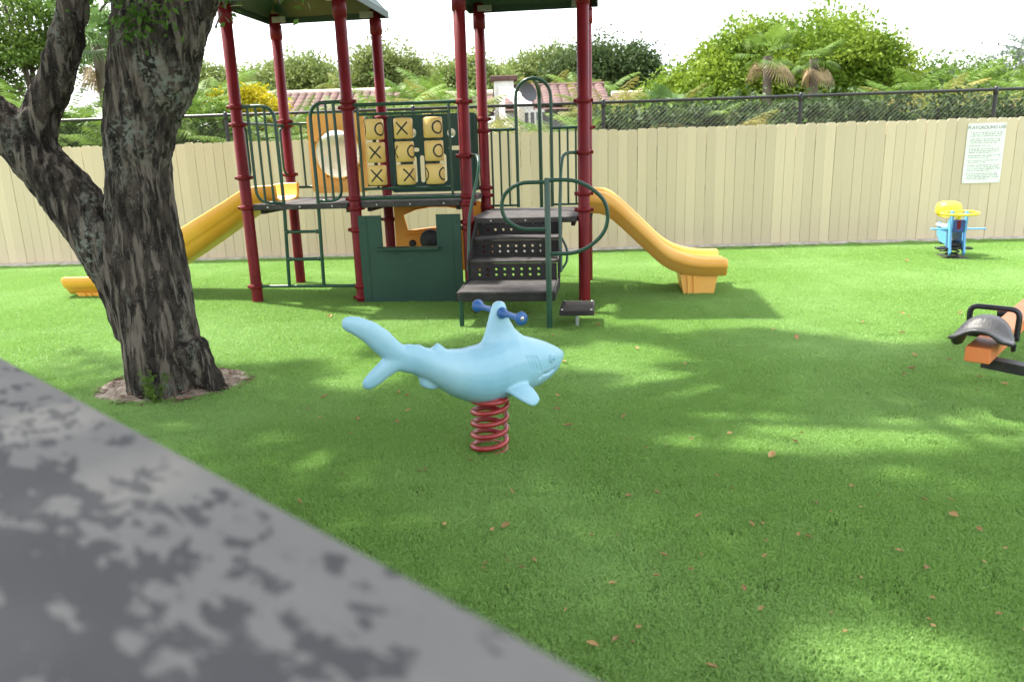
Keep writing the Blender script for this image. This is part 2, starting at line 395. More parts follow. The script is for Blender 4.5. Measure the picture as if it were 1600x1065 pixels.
def turf_field(name, tiles, pts, label):
    tc = bpy.data.collections.new(name + '_tiles')
    for t in tiles: tc.objects.link(t)
    me = bpy.data.meshes.new(name); me.from_pydata(pts, [], []); me.materials.append(TURF)
    o = link(name, me); tag(o, label, 'turf', kind='stuff')
    ng = bpy.data.node_groups.new(name, 'GeometryNodeTree')
    ng.interface.new_socket('Geometry', in_out='INPUT', socket_type='NodeSocketGeometry')
    ng.interface.new_socket('Geometry', in_out='OUTPUT', socket_type='NodeSocketGeometry')
    N = ng.nodes; Lk = ng.links
    gi = N.new('NodeGroupInput'); go = N.new('NodeGroupOutput'); ip = N.new('GeometryNodeInstanceOnPoints')
    ci = N.new('GeometryNodeCollectionInfo'); ci.inputs['Collection'].default_value = tc
    ci.inputs['Separate Children'].default_value = True; ci.inputs['Reset Children'].default_value = True
    rv = N.new('FunctionNodeRandomValue'); rv.data_type = 'FLOAT_VECTOR'; rv.inputs[0].default_value = (0, 0, 0); rv.inputs[1].default_value = (0, 0, 2*PI)
    rs = N.new('FunctionNodeRandomValue'); rs.data_type = 'FLOAT_VECTOR'; rs.inputs[0].default_value = (1, 1, .85); rs.inputs[1].default_value = (1.1, 1.1, 1.15)
    ip.inputs['Pick Instance'].default_value = True
    Lk.new(gi.outputs[0], ip.inputs['Points']); Lk.new(ci.outputs[0], ip.inputs['Instance'])
    Lk.new(rv.outputs[0], ip.inputs['Rotation']); Lk.new(rs.outputs[0], ip.inputs['Scale']); Lk.new(ip.outputs[0], go.inputs[0])
    md = o.modifiers.new('blades', 'NODES'); md.node_group = ng
    return o
near_p, far_p = [], []
for iy in range(0, 30):
    for ix in range(-26, 27):
        x, y = ix*.44 + rnd.uniform(-.05, .05), -.2 + iy*.44 + rnd.uniform(-.05, .05)
        if y > fence_y(x) - (.42 if x < 1.4 else .34) or abs(x) > 2.2 + y*.85: continue
        (near_p if y < 5.0 else far_p).append((x, y, 0))
turf_field('artificial_turf', [turf_tile('blade_tile', 13500, .0036, .028, seed=s) for s in (1, 2, 3)], near_p, 'short green artificial grass pile in the foreground around the spring')
turf_field('artificial_turf', [turf_tile('blade_tile_coarse', 7600, .0060, .030, seed=s) for s in (4, 5, 6)], far_p, 'short green artificial grass pile around the play structure up to the fence')

# ================================================================== FENCES
def on_fence(s, off=0, z=0):            # s metres along the fence from x=0, off towards the camera
    c, si = math.cos(FYAW), math.sin(FYAW)
    return (s*c + off*si, FY + s*si - off*c, z)
fence = empty('wooden_fence', on_fence(0), FYAW, 'tall beige painted board fence with rounded dog-ear tops behind the playground', 'fence')
BW, BP, FH = .1455, .150, 1.83
def board_mesh(v):
    w = BW/2; top = FH + (v-1)*.006; e = .030
    out = [(-w, .02 - .004*v), (w, .02 - .003*v), (w, top-e), (w-.010, top-.010), (w-e-.006, top), (-w+e+.006, top), (-w+.010, top-.010), (-w, top-e)]
    return MB().plate(out, [], -.010, .010).mesh('board', FENCE)
bms = [board_mesh(v) for v in range(3)]
i0, i1 = -64, 66
for i in range(i0, i1):
    o = link('board', bms[rnd.randrange(3)], fence, (i*BP + rnd.uniform(-.0012, .0012), rnd.uniform(-.0035, .0035), rnd.uniform(-.006, .006)), (0, rnd.uniform(-.0025, .0025), 0))
for z in (.35, 1.0, 1.6):
    MB().box((i0*BP, .016, z-.045), (i1*BP, .054, z+.045)).obj('rail', FENCE, fence)
for i in range(-3, 5):
    MB().box((i*2.44-.045, .056, 0), (i*2.44+.045, .14, 1.72)).obj('post', FENCE, fence)

clf = empty('chain_link_fence', on_fence(0, -.30), FYAW, 'black chain link fence with round top rail rising above the board fence', 'fence')
RZ = 2.245
MB().tube([(-11, 0, RZ), (11, 0, RZ)], .024, 10).obj('top_rail', BLKMETAL, clf)
for sx in (-7.62, -4.44, -1.45, 1.53, 4.57, 7.52, 10.3):
    p = MB().tube([(sx, 0, -.02), (sx, 0, RZ-.02)], .030, 10).obj('post', BLKMETAL, clf)
    MB().lathe([(.0, .075), (.02, .07), (.034, .05), (.036, 0), (.036, -.05), (.031, -.06)], 12, (sx, 0, RZ-.02)).obj('post_cap', BLKMETAL, p)
# woven wire: zig-zag strands
vs = []; fs = []; pitch = .072; z0, z1 = 1.30, RZ-.01; nst = int(22/pitch); rows = int((z1-z0)/(pitch*.9)); hw = .0017
mbw = MB()
for s in range(nst):
    x = -11 + s*pitch
    for r in range(rows):
        za, zb = z1 - r*pitch*.9, z1 - (r+1)*pitch*.9
        sg = 1 if r % 2 else -1
        xa, xb = x + (0 if r % 2 == 0 else -pitch), x + (-pitch if r % 2 == 0 else 0)
        for (a, b, yo) in ((xa, xb, .003), (xb, xa, -.003)):
            if s % 2 == 0 or True:
                d = Vector((b-a, 0, zb-za)).normalized(); nx, nz = -d.z*hw, d.x*hw
                k = len(vs); vs += [(a-nx, yo, za-nz), (a+nx, yo, za+nz), (b+nx, yo, zb+nz), (b-nx, yo, zb-nz),
                                    (a, yo-hw*1.3, za), (b, yo-hw*1.3, zb)]
                fs += [(k, k+4, k+5, k+3), (k+4, k+1, k+2, k+5), (k+1, k, k+3, k+2)]
tag(mbw.add(vs, fs).obj('wire_mesh', WIRE, clf), kind='stuff')

# sign on the boards
sg = empty('playground_sign', on_fence(7.27, .016, 1.32), FYAW, 'white rules sign headed PLAYGROUND USE screwed to the beige fence', 'sign')
MB().plate(rrect(-.285, -.455, .285, .43, .02), [], -.006, 0).obj('sign_panel', SIGNM, sg)
fc = bpy.data.curves.new('heading', 'FONT'); fc.body = 'PLAYGROUND USE'; fc.size = .066; fc.align_x = 'CENTER'; fc.extrude = .0008
to = bpy.data.objects.new('heading', fc); COL.objects.link(to); bpy.context.view_layer.update()
hm = bpy.data.meshes.new_from_object(to.evaluated_get(bpy.context.evaluated_depsgraph_get()))
bpy.data.objects.remove(to); hm.materials.clear(); hm.materials.append(INK)
link('heading', hm, sg, (0, -.0075, .345), (PI/2, 0, 0))
mb = MB(); z = .30; rs = random.Random(3)
for para in (3, 3, 1, 3, 2, 2, 4, 4):              # the rules: too small to read, rows of fine print
    for k in range(para):
        x = -.235 + (.012 if k else 0); xe = .22 if k < para-1 else rs.uniform(-.05, .2)
        while x < xe:
            w = rs.uniform(.012, .05)
            n = max(1, int(w/.008))
            for q in range(n):
                h = rs.choice((.0095, .012, .012)); mb.box((x+q*.008, -.0078, z-h), (x+q*.008+.0052, -.0065, z-rs.choice((0, 0, .004))))
            x += w + .009
        z -= .026
    z -= .020
tag(mb.obj('fine_print', INK, sg), kind='stuff')
for sx in (-.26, .26):
    for sz in (-.43, .405): MB().lathe([(0, -.004), (.007, -.003), (.009, 0)], 8, (sx, -.0068, sz), 'y').obj('screw', BOLT, sg)

# ================================================================== PLAY STRUCTURE (local frame: x along the row, y away from the camera)
S, SD = 1.22, 1.23
PS = empty('play_structure', (-2.842, 8.369, 0), -0.1316, 'large play structure with dark red posts, green railings, two roofs and two slides', 'playground')
PR = .060; PH = 3.20
def clamp(post, x, y, z, ang=0, mat_=RED):
    mb = MB(); mb.lathe([(PR, -.026), (PR+.013, -.024), (PR+.013, .024), (PR, .026)], 16, (x, y, z))
    for a in (ang, ang+PI):
        dx, dy = math.cos(a), math.sin(a)
        c = (x+dx*(PR+.022), y+dy*(PR+.022))
        mb.tube([(c[0]-dx*.02, c[1]-dy*.02, z), (c[0]+dx*.016, c[1]+dy*.016, z)], .019, 8)
    return mb.obj('clamp', mat_, post)
POST = {}
clz = {(0,0): (2.11, 1.93, 1.38, 1.06, .19), (1,0): (2.12, 2.06, 1.13, 1.03, .80, .19, .06), (2,0): (2.075, 1.54, 1.13, 1.05, .86, .80), (3,0): (2.04, 1.54, 1.13, .965),
       (0,1): (2.0, 1.95, 1.37, 1.22), (1,1): (2.0, 1.22, .80), (2,1): (1.94, 1.81, 1.15, 1.06, .92), (3,1): (1.81, 1.1, .92)}
for i in range(4):
    for j in range(2):
        x, y = i*S, j*SD
        p = MB().lathe([(0, PH+.012), (PR*.7, PH+.010), (PR, PH), (PR, -.05)], 24, (x, y, 0)).obj('post', RED, PS)
        POST[i, j] = p
        for z in clz[i, j]: clamp(p, x, y, z, 0)
        # socket under the roof
        MB().lathe([(PR, 2.93), (PR+.011, 2.935), (PR+.011, 3.09), (PR, 3.095)], 20, (x, y, 0)).obj('socket', RED, p)

def roof(x0, x1):
    y0, y1 = -.13, SD+.13; x0 -= .13; x1 += .13; z0 = 3.12
    cx, cy = (x0+x1)/2, (y0+y1)/2; hx, hy = (x1-x0)/2, (y1-y0)/2; n = 28; vs = []; fs = []
    def ring(k, z, rib=0):
        out = []
        for sd in range(4):
            for q in range(n):
                t = -1 + 2*q/n; r_ = rib * (1 if (q % 4) in (1, 2) else 0)
                px, py = [(t, -1), (1, t), (-t, 1), (-1, -t)][sd]; out.append((cx+px*hx*k, cy+py*hy*k, z+r_))
        return out
    rings = [ring(.985, z0), ring(1.0, z0), ring(1.0, z0+.07), ring(.96, z0+.10, .012), ring(.55, z0+.45, .012), ring(.10, z0+.80, .006), ring(.07, z0+.84), ring(.001, z0+.85),
             ]
    N4 = 4*n
    def strip(rs, flip=False):
        v = [p for r_ in rs for p in r_]; f = []
        for a in range(len(rs)-1):
            for q in range(N4):
                e = (a*N4+q, a*N4+(q+1) % N4, (a+1)*N4+(q+1) % N4, (a+1)*N4+q); f.append(e[::-1] if flip else e)
        return v, f
    mb = MB(); mb.add(*strip(rings)); mb.add(*strip([ring(.985, z0), ring(.975, z0+.07), ring(.54, z0+.42), ring(.001, z0+.82)], True))
    o = mb.obj('roof', ROOFG, PS)
    for px in (x0+.13, x1-.13):
        for py in (0, SD):
            sx = 1 if px < cx else -1; sy = 1 if py < cy else -1
            MB().box((min(px, px+sx*.16), py-.012+sy*.07, z0-.012), (max(px, px+sx*.16), py+.012+sy*.07, z0+.05)).obj('bracket', STEEL, o)
roof(0, S); roof(2*S, 3*S)

def deck(x0, x1, z):
    mb = MB()
    mb.bbox((x0+.075, -.03, z-.06), (x1-.075, SD+.03, z), .006)
    mb.box((x0+.03, .075, z-.058), (x0+.075, SD-.075, z-.003)); mb.box((x1-.075, .075, z-.058), (x1-.03, SD-.075, z-.003))
    mb.box((x0+.1, .10, z-.11), (x0+.14, SD-.1, z-.06)); mb.box((x1-.14, .10, z-.11), (x1-.1, SD-.1, z-.06))
    o = mb.obj('deck', DECK, PS)
    for k in (.16, .5, .84):
        MB().lathe([(0, -.006), (.009, -.004), (.011, 0)], 8, (x0+.075+(x1-x0-.15)*k, -.0305, z-.032), 'y').obj('bolt', BOLT, o)
deck(0, S, 1.09); deck(S, 2*S, 1.095); deck(2*S, 3*S, .90)

RB = .0165
def pipe(mb, pts, r=RB, fr=.09): mb.tube(fillet(pts, fr), r, 10); return mb
YF = -.005
# front ladder with two arched barriers
lad = pipe(MB(), [(.06, YF, 2.11), (.42, YF, 2.11), (.425, YF, 1.1), (.39, YF, .19)], .019, .17).obj('ladder', GREEN, PS)
def sub(name, parent, *paths, r=.0135, m=GREEN, fr=.1):
    mb = MB()
    for p in paths: pipe(mb, p, r, fr)
    return mb.obj(name, m, parent)
sub('arch_rail', lad, [(S-.06, YF, 2.12), (.81, YF, 2.12), (.812, YF, 1.1), (.79, YF, .19)], r=.019, fr=.17)
sub('bar', lad, [(.125, YF, 2.10), (.125, YF, 1.11), (.42, YF, 1.105)], r=.016, fr=.17)
for x in (.215, .31): sub('bar', lad, [(x, YF, 2.10), (x+.004, YF, 1.11)])
sub('bar', lad, [(1.07, YF, 2.11), (1.085, YF, 1.115), (.812, YF, 1.11)], r=.016, fr=.17)
for x in (.90, .985): sub('bar', lad, [(x, YF, 2.11), (x+.004, YF, 1.12)])
for z in (.79, .49):
    sub('rung', lad, [(.405, YF, z), (.80, YF, z)], r=.017)
    for x in (.43, .775): MB().lathe([(.017, -.02), (.023, -.012), (.023, .012), (.017, .02)], 10, (x, YF, z), 'x').obj('rung_collar', GREEN, lad)
sub('rung', lad, [(.05, YF, .19), (S-.05, YF, .19)], r=.017)

# tic-tac-toe frame on the front of the middle bay
ttt = pipe(MB(), [(S+.05, YF, 2.08), (2*S-.05, YF, 2.08)], .019).obj('tic_tac_toe_frame', GREEN, PS)
sub('rail', ttt, [(S+.05, YF, 1.13), (2*S-.05, YF, 1.13)], r=.019)
for x in (1.325, 2.29): sub('bar', ttt, [(x, YF, 2.08), (x, YF, 1.13)], r=.0145)
for z in (1.985, 1.228): sub('rail', ttt, [(1.325, YF, z), (2.29, YF, z)], r=.0145)
marks = [[[('O', .95), ('O', -1.4)], [('X', .08), ('O', 2.2)], [('O', .75), ('X', 2.8)]],
         [[('X', .2), ('O', 2.3)], [('X', -1.12), ('O', 1.15)], [('O', .75), ('X', 2.8)]],
         [[('X', .2), ('O', 2.3)], [('X', .6), ('O', 2.7)], [('O', -1.15), ('O', 1.25)]]]     # turned blocks, row by row
for r_ in range(3):
    for c_ in range(3):
        x, z = (1.492, 1.802, 2.115)[c_], (1.832, 1.600, 1.366)[r_]; R_, H_ = .098, .205
        mb = MB()
        mb.lathe([(.0, H_/2), (R_-.012, H_/2), (R_, H_/2-.010), (R_, -H_/2+.010), (R_-.012, -H_/2), (0, -H_/2)], 28)
        def onc(a, h, rr=R_+.0015): return (rr*math.sin(a), -rr*math.cos(a), h)
        def stroke(pts, wdt=.0085):
            vs = []; fs = []
            for q, (a, h) in enumerate(pts):
                a2, h2 = pts[min(q+1, len(pts)-1)]; a1, h1 = pts[max(q-1, 0)]
                d = Vector(((a2-a1)*R_, h2-h1)).normalized(); nx, nh = -d.y*wdt, d.x*wdt
                vs += [onc(a-nx/R_, h-nh), onc(a+nx/R_, h+nh)]
            for q in range(len(pts)-1): fs.append((2*q, 2*q+2, 2*q+3, 2*q+1))
            mb.add(vs, fs, 1)
        for kind_, xa in marks[r_][c_]:
            if kind_ == 'X':
                stroke([(xa-.60+1.20*t/6, -.062+.124*t/6) for t in range(7)]); stroke([(xa-.60+1.20*t/6, .062-.124*t/6) for t in range(7)])
            else: stroke([(xa+.58*math.cos(2*PI*t/18), .060*math.sin(2*PI*t/18)) for t in range(19)])
        mb.obj('block', [BLOCK, MARK], ttt, (x, YF, z))
for x in (1.492, 1.802, 2.115): MB().tube([(x, YF, 1.985), (x, YF, 1.228)], .012, 8).obj('axle', MARK, ttt)

# bubble window panel at the back of the first bay
yb = SD - .02
bp = MB().plate(rrect(.29, 1.135, 1.0, 2.065, .06), [circle(.645, 1.60, .285, 32)], yb-.02, yb+.02).obj('bubble_panel', BUBP, PS)
mb = MB(); ring = [(.315, 0), (.31, -.02), (.285, -.022), (.278, 0)]
mb.lathe([(r_, h) for r_, h in ring], 36, (.645, yb-.02, 1.60), 'y').obj('ring', BUBP, bp)
MB().lathe([(.285*math.cos(t*PI/2/9), .24*math.sin(t*PI/2/9)) for t in range(10)], 36, (.645, yb+.005, 1.60), 'y').obj('bubble', BUBBLE, bp)
for k in range(8):
    a = 2*PI*k/8 + .3
    MB().lathe([(0, -.006), (.009, -.004), (.011, 0)], 8, (.645+.298*math.cos(a), yb-.042, 1.60+.298*math.sin(a)), 'y').obj('bolt', MARK, bp)
for z in (1.965, 1.215):
    sub('tie_bar', bp, [(.06, yb, z), (.30, yb, z)], r=.017); sub('tie_bar', bp, [(.99, yb, z), (S-.06, yb, z)], r=.017)
sub('bar', bp, [(.20, yb, 1.965), (.20, yb, 1.215)], r=.013); sub('bar', bp, [(1.10, yb, 1.965), (1.10, yb, 1.215)], r=.013)

# green cut-out panel at the back of the middle bay
holes = [circle(1.585, 1.815, .052, 16), circle(2.06, 1.80, .052, 16), rrect(1.46, 1.595, 1.66, 1.64, .02), rrect(2.02, 1.60, 2.27, 1.65, .022),
         rrect(1.575, 1.235, 1.62, 1.54, .02), rrect(1.66, 1.235, 1.715, 1.55, .024), rrect(1.36, 1.235, 1.42, 1.55, .026), rrect(1.90, 1.235, 1.985, 1.56, .03), rrect(2.16, 1.24, 2.225, 1.56, .028)]
gp = MB().plate(rrect(1.285, 1.12, 2.375, 2.02, .05), holes, yb-.012, yb+.012).obj('cutout_panel', GREENP, PS)
for cx, cz in ((1.585, 1.815), (2.06, 1.80)):
    MB().lathe([(.052*math.cos(t*PI/2/5), -.03*math.sin(t*PI/2/5)) for t in range(6)], 16, (cx, yb, cz), 'y').obj('lens', BUBBLE, gp)
for cx in (1.34, 1.78, 2.30):
    MB().box((cx-.014, yb-.030, 1.14), (cx+.014, yb-.012, 2.0)).obj('rib', GREENP, gp)

# shop-front panel below the middle deck
sy = -.045
sp = MB().plate([(1.255, .012), (2.365, .012), (2.365, .95), (2.105, .95), (2.105, .585), (1.505, .585), (1.505, .95), (1.255, .95)], [], sy-.014, sy+.014).obj('shop_panel', GREENP, PS)
MB().bbox((1.47, sy-.10, .588), (2.14, sy+.06, .612), .004).obj('counter', GREENP, sp)
for x in (1.345, 2.275): MB().box((x-.004, sy-.018, .03), (x+.004, sy-.0135, .93)).obj('rib', GREENP, sp)
for x, z in ((1.29, .87), (1.29, .07), (2.33, .87), (2.33, .07), (1.65, .545), (1.95, .545)):
    MB().lathe([(0, -.006), (.010, -.004), (.012, 0)], 8, (x, sy-.0145, z), 'y').obj('bolt', GREEN, sp)
for z in (.80, .07):
    sub('tie_bar', sp, [(S+.05, sy+.02, z), (S+.11, sy+.02, z)], r=.016); sub('tie_bar', sp, [(2*S-.11, sy+.02, z), (2*S-.05, sy+.02, z)], r=.016)

# driver panel at the back below the middle deck
win = [(1.455, .652), (1.58, .665), (1.76, .685), (1.94, .685), (2.12, .665), (2.245, .652), (2.29, .85), (2.14, .915), (1.96, .943), (1.754, .945), (1.57, .915), (1.41, .85)]
dp = MB().plate(rrect(1.30, .16, 2.385, 1.0, .04), [win], yb-.02, yb+.02).obj('driver_panel', DRIVE, PS)
k = len(win); mb = MB(); mb.tube([(x, yb-.022, z) for x, z in win + win[:1]], .011, 6, False); mb.obj('window_frame', DRIVE, dp)
MB().lathe([(0, -.075), (.115, -.072), (.13, -.06), (.13, -.035), (.05, -.03), (.045, 0)], 28, (1.75, yb-.02, .545), 'y').obj('steering_wheel', BLACK, dp)
MB().lathe([(0, -.03), (.035, -.028), (.045, -.01), (.045, 0)], 16, (1.51, yb-.02, .50), 'y').obj('knob', BLACK, dp)
MB().tube([(1.42, yb-.025, .595), (1.62, yb-.03, .635), (1.85, yb-.03, .648), (2.2, yb-.025, .60)], .012, 6).obj('moulding', DRIVE, dp)

# arched barrier with sliding pole at the back of the third bay
by = SD
path = [(2.835, by, .91), (2.835, by, 2.17)] + [(3.04-.205*math.cos(PI*t/12), by, 2.17+.205*math.sin(PI*t/12)) for t in range(1, 12)] + [(3.245, by, 2.17), (3.245, by, .91)]
ab = MB().tube(path, .020, 10).obj('arch_barrier', GREEN, PS)
for x0_, x1_, bars in ((2*S+.05, 2.835, (2.535, 2.635, 2.735)), (3.245, 3*S-.05, (3.34, 3.435, 3.53))):
    sub('rail', ab, [(x0_, by, 1.815), (x1_, by, 1.815)], r=.018); sub('rail', ab, [(x0_, by, .935), (x1_, by, .935)], r=.014)
    for x in bars: sub('bar', ab, [(x, by, 1.815), (x, by, .935)], r=.0125)
sub('slide_pole', ab, [(3.04, by, 2.375), (3.065, by+.20, 2.33), (3.075, by+.42, 2.24), (3.08, by+.42, -.05)], r=.024, fr=.08)

# side hoops where the slides start
for (xs, sgn) in ((0, -1), (3*S, 1)):
    zt = 1.95 if sgn < 0 else 1.93; zd = 1.36 if sgn < 0 else 1.12
    hb = sub('side_rail', PS, [(xs, .05, zt), (xs, SD-.05, zt)], r=.016)
    for y, y2 in ((.06, .17), (SD-.06, SD-.17)):
        sub('hoop', hb, [(xs, y, zt-.02), (xs, y2, zt-.04), (xs, y2, zd+.05), (xs, y, zd)], r=.014, fr=.13)

# ---- slides
def slide(name, prof, y0, y1, sgn, m, ridges, foot, label=None):
    """prof: (x, z_bottom, height) stations of the slide's side; swept section with raised edges"""
    w = y1-y0
    half = [(.055, 0), (.045, .40), (.004, .47), (-.006, .62), (.0, .85), (.018, .96), (.045, 1.0), (.075, .97), (.095, .86), (.112, .45), (.15, .34)]
    if not ridges: half = [(.11, 0), (.075, .26), (.045, .40), (.030, .44), (.0, .96), (.012, 1.0), (.040, 1.0), (.050, .96), (.075, .46), (.13, .36)]
    if ridges: mid = [(w/2-.085, .32), (w/2-.055, .42), (w/2-.04, .72), (w/2-.02, .83), (w/2, .85), (w/2+.02, .83), (w/2+.04, .72), (w/2+.055, .42), (w/2+.085, .32)]
    else: mid = [(w/2-.1, .30), (w/2, .29), (w/2+.1, .30)]
    sec = half + mid + [(w-y, h) for y, h in half[::-1]]
    k = len(sec); vs = []; fs = []; P = smooth_path([Vector(p) for p in prof], 2)
    for p in P:
        for y, h in sec: vs.append((p.x, y0+y, p.y+h*p.z))
    n = len(P)
    for i in range(n-1):
        for j in range(k):
            f = (i*k+j, i*k+(j+1) % k, (i+1)*k+(j+1) % k, (i+1)*k+j); fs.append(f if sgn < 0 else f[::-1])
    mb = MB(); mb.add(vs, fs, 0, True)
    e = list(range(k)); mb.add(vs[:k], [tuple(e[::-1] if sgn < 0 else e)]); 
    # rounded nose at the run-out
    last = vs[-k:]; cx = P[-1].x; nv = [last]
    for t in (1, 2, 3):
        a = t/3*PI/2; sc = math.cos(a)*.20+.80; zc = P[-1].y + P[-1].z*.45
        nv.append([(cx+sgn*.045*math.sin(a), (y-(y0+y1)/2)*(.985 if t == 3 else .996)+(y0+y1)/2, zc+(z-zc)*sc) for x, y, z in last])
    vv = [p for r_ in nv for p in r_]; ff = []
    for i in range(3):
        for j in range(k):
            f = (i*k+j, i*k+(j+1) % k, (i+1)*k+(j+1) % k, (i+1)*k+j); ff.append(f if sgn < 0 else f[::-1])
    e = list(range(3*k, 4*k)); ff.append(tuple(e if sgn < 0 else e[::-1]))
    mb.add(vv, ff, 0, True)
    me = mb.mesh(name, m); bm = bmesh.new(); bm.from_mesh(me); bmesh.ops.remove_doubles(bm, verts=bm.verts[:], dist=.0004); bmesh.ops.recalc_face_normals(bm, faces=bm.faces[:]); bm.to_mesh(me); bm.free()
    o = link(name, me, PS)
    # moulded foot with ribs
    xa, xb, zt = foot; ya, yb_ = y0+.09, y1-.09; mb = MB()
    out = [(xa, zt), (xa+.045, -.01), (xb-.045, -.01), (xb, zt)]
    mb.plate(out, [], ya, yb_)
    for q in (.18, .34):
        x_ = xa + (xb-xa)*q
        mb.plate([(x_, zt), (x_+.012, -.005), (x_+.05, -.005), (x_+.035, zt)], [], ya-.018, ya+.002)
    f = mb.obj('foot', m, o)
    return o
sr = slide('slide', [(3.70, .90, .235), (3.80, .90, .235), (3.90, .87, .25), (4.03, .76, .27), (4.33, .47, .27), (4.52, .30, .25), (4.70, .235, .22), (4.88, .215, .20), (5.0, .213, .195), (5.12, .213, .195)],
           .22, 1.06, 1, ORANGE, True, (4.68, 5.08, .23))
tag(sr, label='wide orange double slide with three rounded ridges')
MB().box((3.66, .20, .865), (3.74, 1.08, .905)).obj('mount', BLACK, sr)
sl = slide('slide', [(.20, 1.02, .26), (-.06, 1.02, .26), (-.22, .95, .28), (-.42, .83, .285), (-1.0, .48, .34), (-1.55, .18, .34), (-1.85, .075, .255), (-2.1, .055, .215), (-2.3, .045, .225), (-2.56, .045, .22)],
           .28, 1.0, -1, YELLOW, False, (-2.50, -1.98, .065))
tag(sl, label='long yellow straight slide passing behind the tree trunk')

# ---- steps with perforated risers
st = empty('steps', (0, 0, 0)); st.parent = PS
xl, xr = 2.545, 3.415
lev = [(.90, 0.0), (.725, -.30), (.535, -.60), (.345, -1.23)]       # (top, front edge)
for k, (z, yf) in enumerate(lev[1:]):
    yback = lev[k][1]
    MB().bbox((xl, yf, z-.028), (xr, yback+.012, z), .006).obj('tread' if k < 2 else 'landing', DECK, st)
    hs = []
    zt = lev[k][0]; zb = z
    for row in range(2 if k else 1):
        for c_ in range(9 if k else 8):
            if k == 0 and 3 < c_ < 5: continue
            hs.append(circle(xl+.10+c_*(xr-xl-.20)/8, zb+.050+row*.055, .0135, 10))
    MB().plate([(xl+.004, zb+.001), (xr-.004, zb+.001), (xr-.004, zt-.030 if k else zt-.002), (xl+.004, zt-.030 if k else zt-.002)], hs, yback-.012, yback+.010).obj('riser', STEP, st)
MB().bbox((xl, -1.236, .252), (xr, -1.20, .3165), .004).obj('landing_edge', STEP, st)
for x in (xl-.018, xr+.003):
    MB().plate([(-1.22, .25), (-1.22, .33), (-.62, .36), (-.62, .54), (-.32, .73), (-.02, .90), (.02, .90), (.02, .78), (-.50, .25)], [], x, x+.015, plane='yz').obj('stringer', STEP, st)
for x in (2.60, 2.85, 3.13, 3.28):
    MB().lathe([(0, -.006), (.013, -.004), (.016, 0)], 10, (x, -.0125, .845), 'y').obj('bolt', BOLT, st)
MB().tube([(2.565, -1.215, .30), (2.565, -1.215, -.04)], .022, 10).obj('leg', GREEN, st)
MB().tube([(2.60, -.62, .34), (2.60, -.62, -.04)], .020, 10).obj('leg', GREEN, st)
sub('handrail', st, [(2*S+.06, -.01, 1.54), (2*S+.17, -.20, 1.54), (2*S+.19, -.32, 1.40), (2.53, -.42, .95), (2.515, -.52, .42)], r=.017, fr=.09)
sub('handrail', st, [(3*S-.06, -.01, 1.54), (3*S-.20, -.14, 1.54), (3*S-.215, -.30, 1.40), (3.435, -.40, .95), (3.445, -.52, .40)], r=.017, fr=.09)
sub('handrail', st, [(3.44, -.30, .72), (3.50, -.30, .60), (3.50, -.40, .48), (3.45, -.46, .42)], r=.012, fr=.08)

# looped grab pole with a stepping pad
gpole = MB().tube([(3.385, -1.29, -.05), (3.385, -1.29, 1.33), (3.385, -1.29, 1.345)], [.0265, .0265, .020], 14).obj('grab_pole', GREEN, PS)
gx, gy = 3.385, -1.29
sub('loop', gpole, [(gx, gy, 1.31), (3.13, gy, 1.31), (2.985, gy, 1.20), (2.985, gy, 1.02), (3.13, gy, .905), (gx, gy, .905)], r=.0175, fr=.2)
sub('loop', gpole, [(gx, gy, 1.325), (3.66, gy, 1.325), (3.905, gy, 1.14), (3.905, gy, .88), (3.68, gy, .69), (gx, gy, .69)], r=.0175, fr=.28)
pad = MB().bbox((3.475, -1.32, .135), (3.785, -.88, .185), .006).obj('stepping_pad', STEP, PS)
MB().tube([(3.63, -1.20, .14), (3.63, -1.20, -.03)], .018, 10).obj('leg', STEEL, pad)
for x in (3.50, 3.76):
    for y in (-1.295, -.905): MB().lathe([(.011, 0), (.009, .005), (0, .006)], 8, (x, y, .185)).obj('bolt', BOLT, pad)
for q in range(9): MB().box((3.49, -1.30+q*.045, .185), (3.77, -1.285+q*.045, .189)).obj('tread_rib', STEP, pad)

# ================================================================== SHARK SPRING RIDER
SX, SY_ = -.142, 3.875; TH = math.radians(33)
sh = empty('spring_rider', (SX, SY_, 0), TH, 'sky blue shark spring rider with blue handles on a red coil spring', 'spring rider')
hd = np.array([math.cos(TH), math.sin(TH), 0]); sd_ = np.array([-hd[1], hd[0], 0])
def shp(u, v, y=0):
    """pixel -> (x along the shark, z) in the shark's own upright plane"""
    q = fwd*F_PX + cam_r*(u-800) + cam_d*(v-532.5); p0 = np.array([SX, SY_, 0]) + sd_*y; O = np.array([0, 0, CAM_H])
    w = O + q*(((p0-O) @ sd_)/(q @ sd_)); return float((w-np.array([SX, SY_, 0])) @ hd), float(w[2])
def loft(stations, n=20, p=2.0):
    """closed body from (x, z_bottom, z_top, half_width)"""
    vs = []; fs = []
    for x, zb, zt, w in stations:
        for j in range(n):
            a = 2*PI*j/n; c, s_ = math.cos(a), math.sin(a)
            vs.append((x, w*math.copysign(abs(c)**(2/p), c), (zb+zt)/2 + (zt-zb)/2*math.copysign(abs(s_)**(2/p), s_)))
    k = len(stations)
    for i in range(k-1):
        for j in range(n): fs.append((i*n+j, (i+1)*n+j, (i+1)*n+(j+1) % n, i*n+(j+1) % n))
    fs.append(tuple(range(n))); fs.append(tuple(range((k-1)*n+n-1, (k-1)*n-1, -1)))
    return vs, fs
mb = MB()
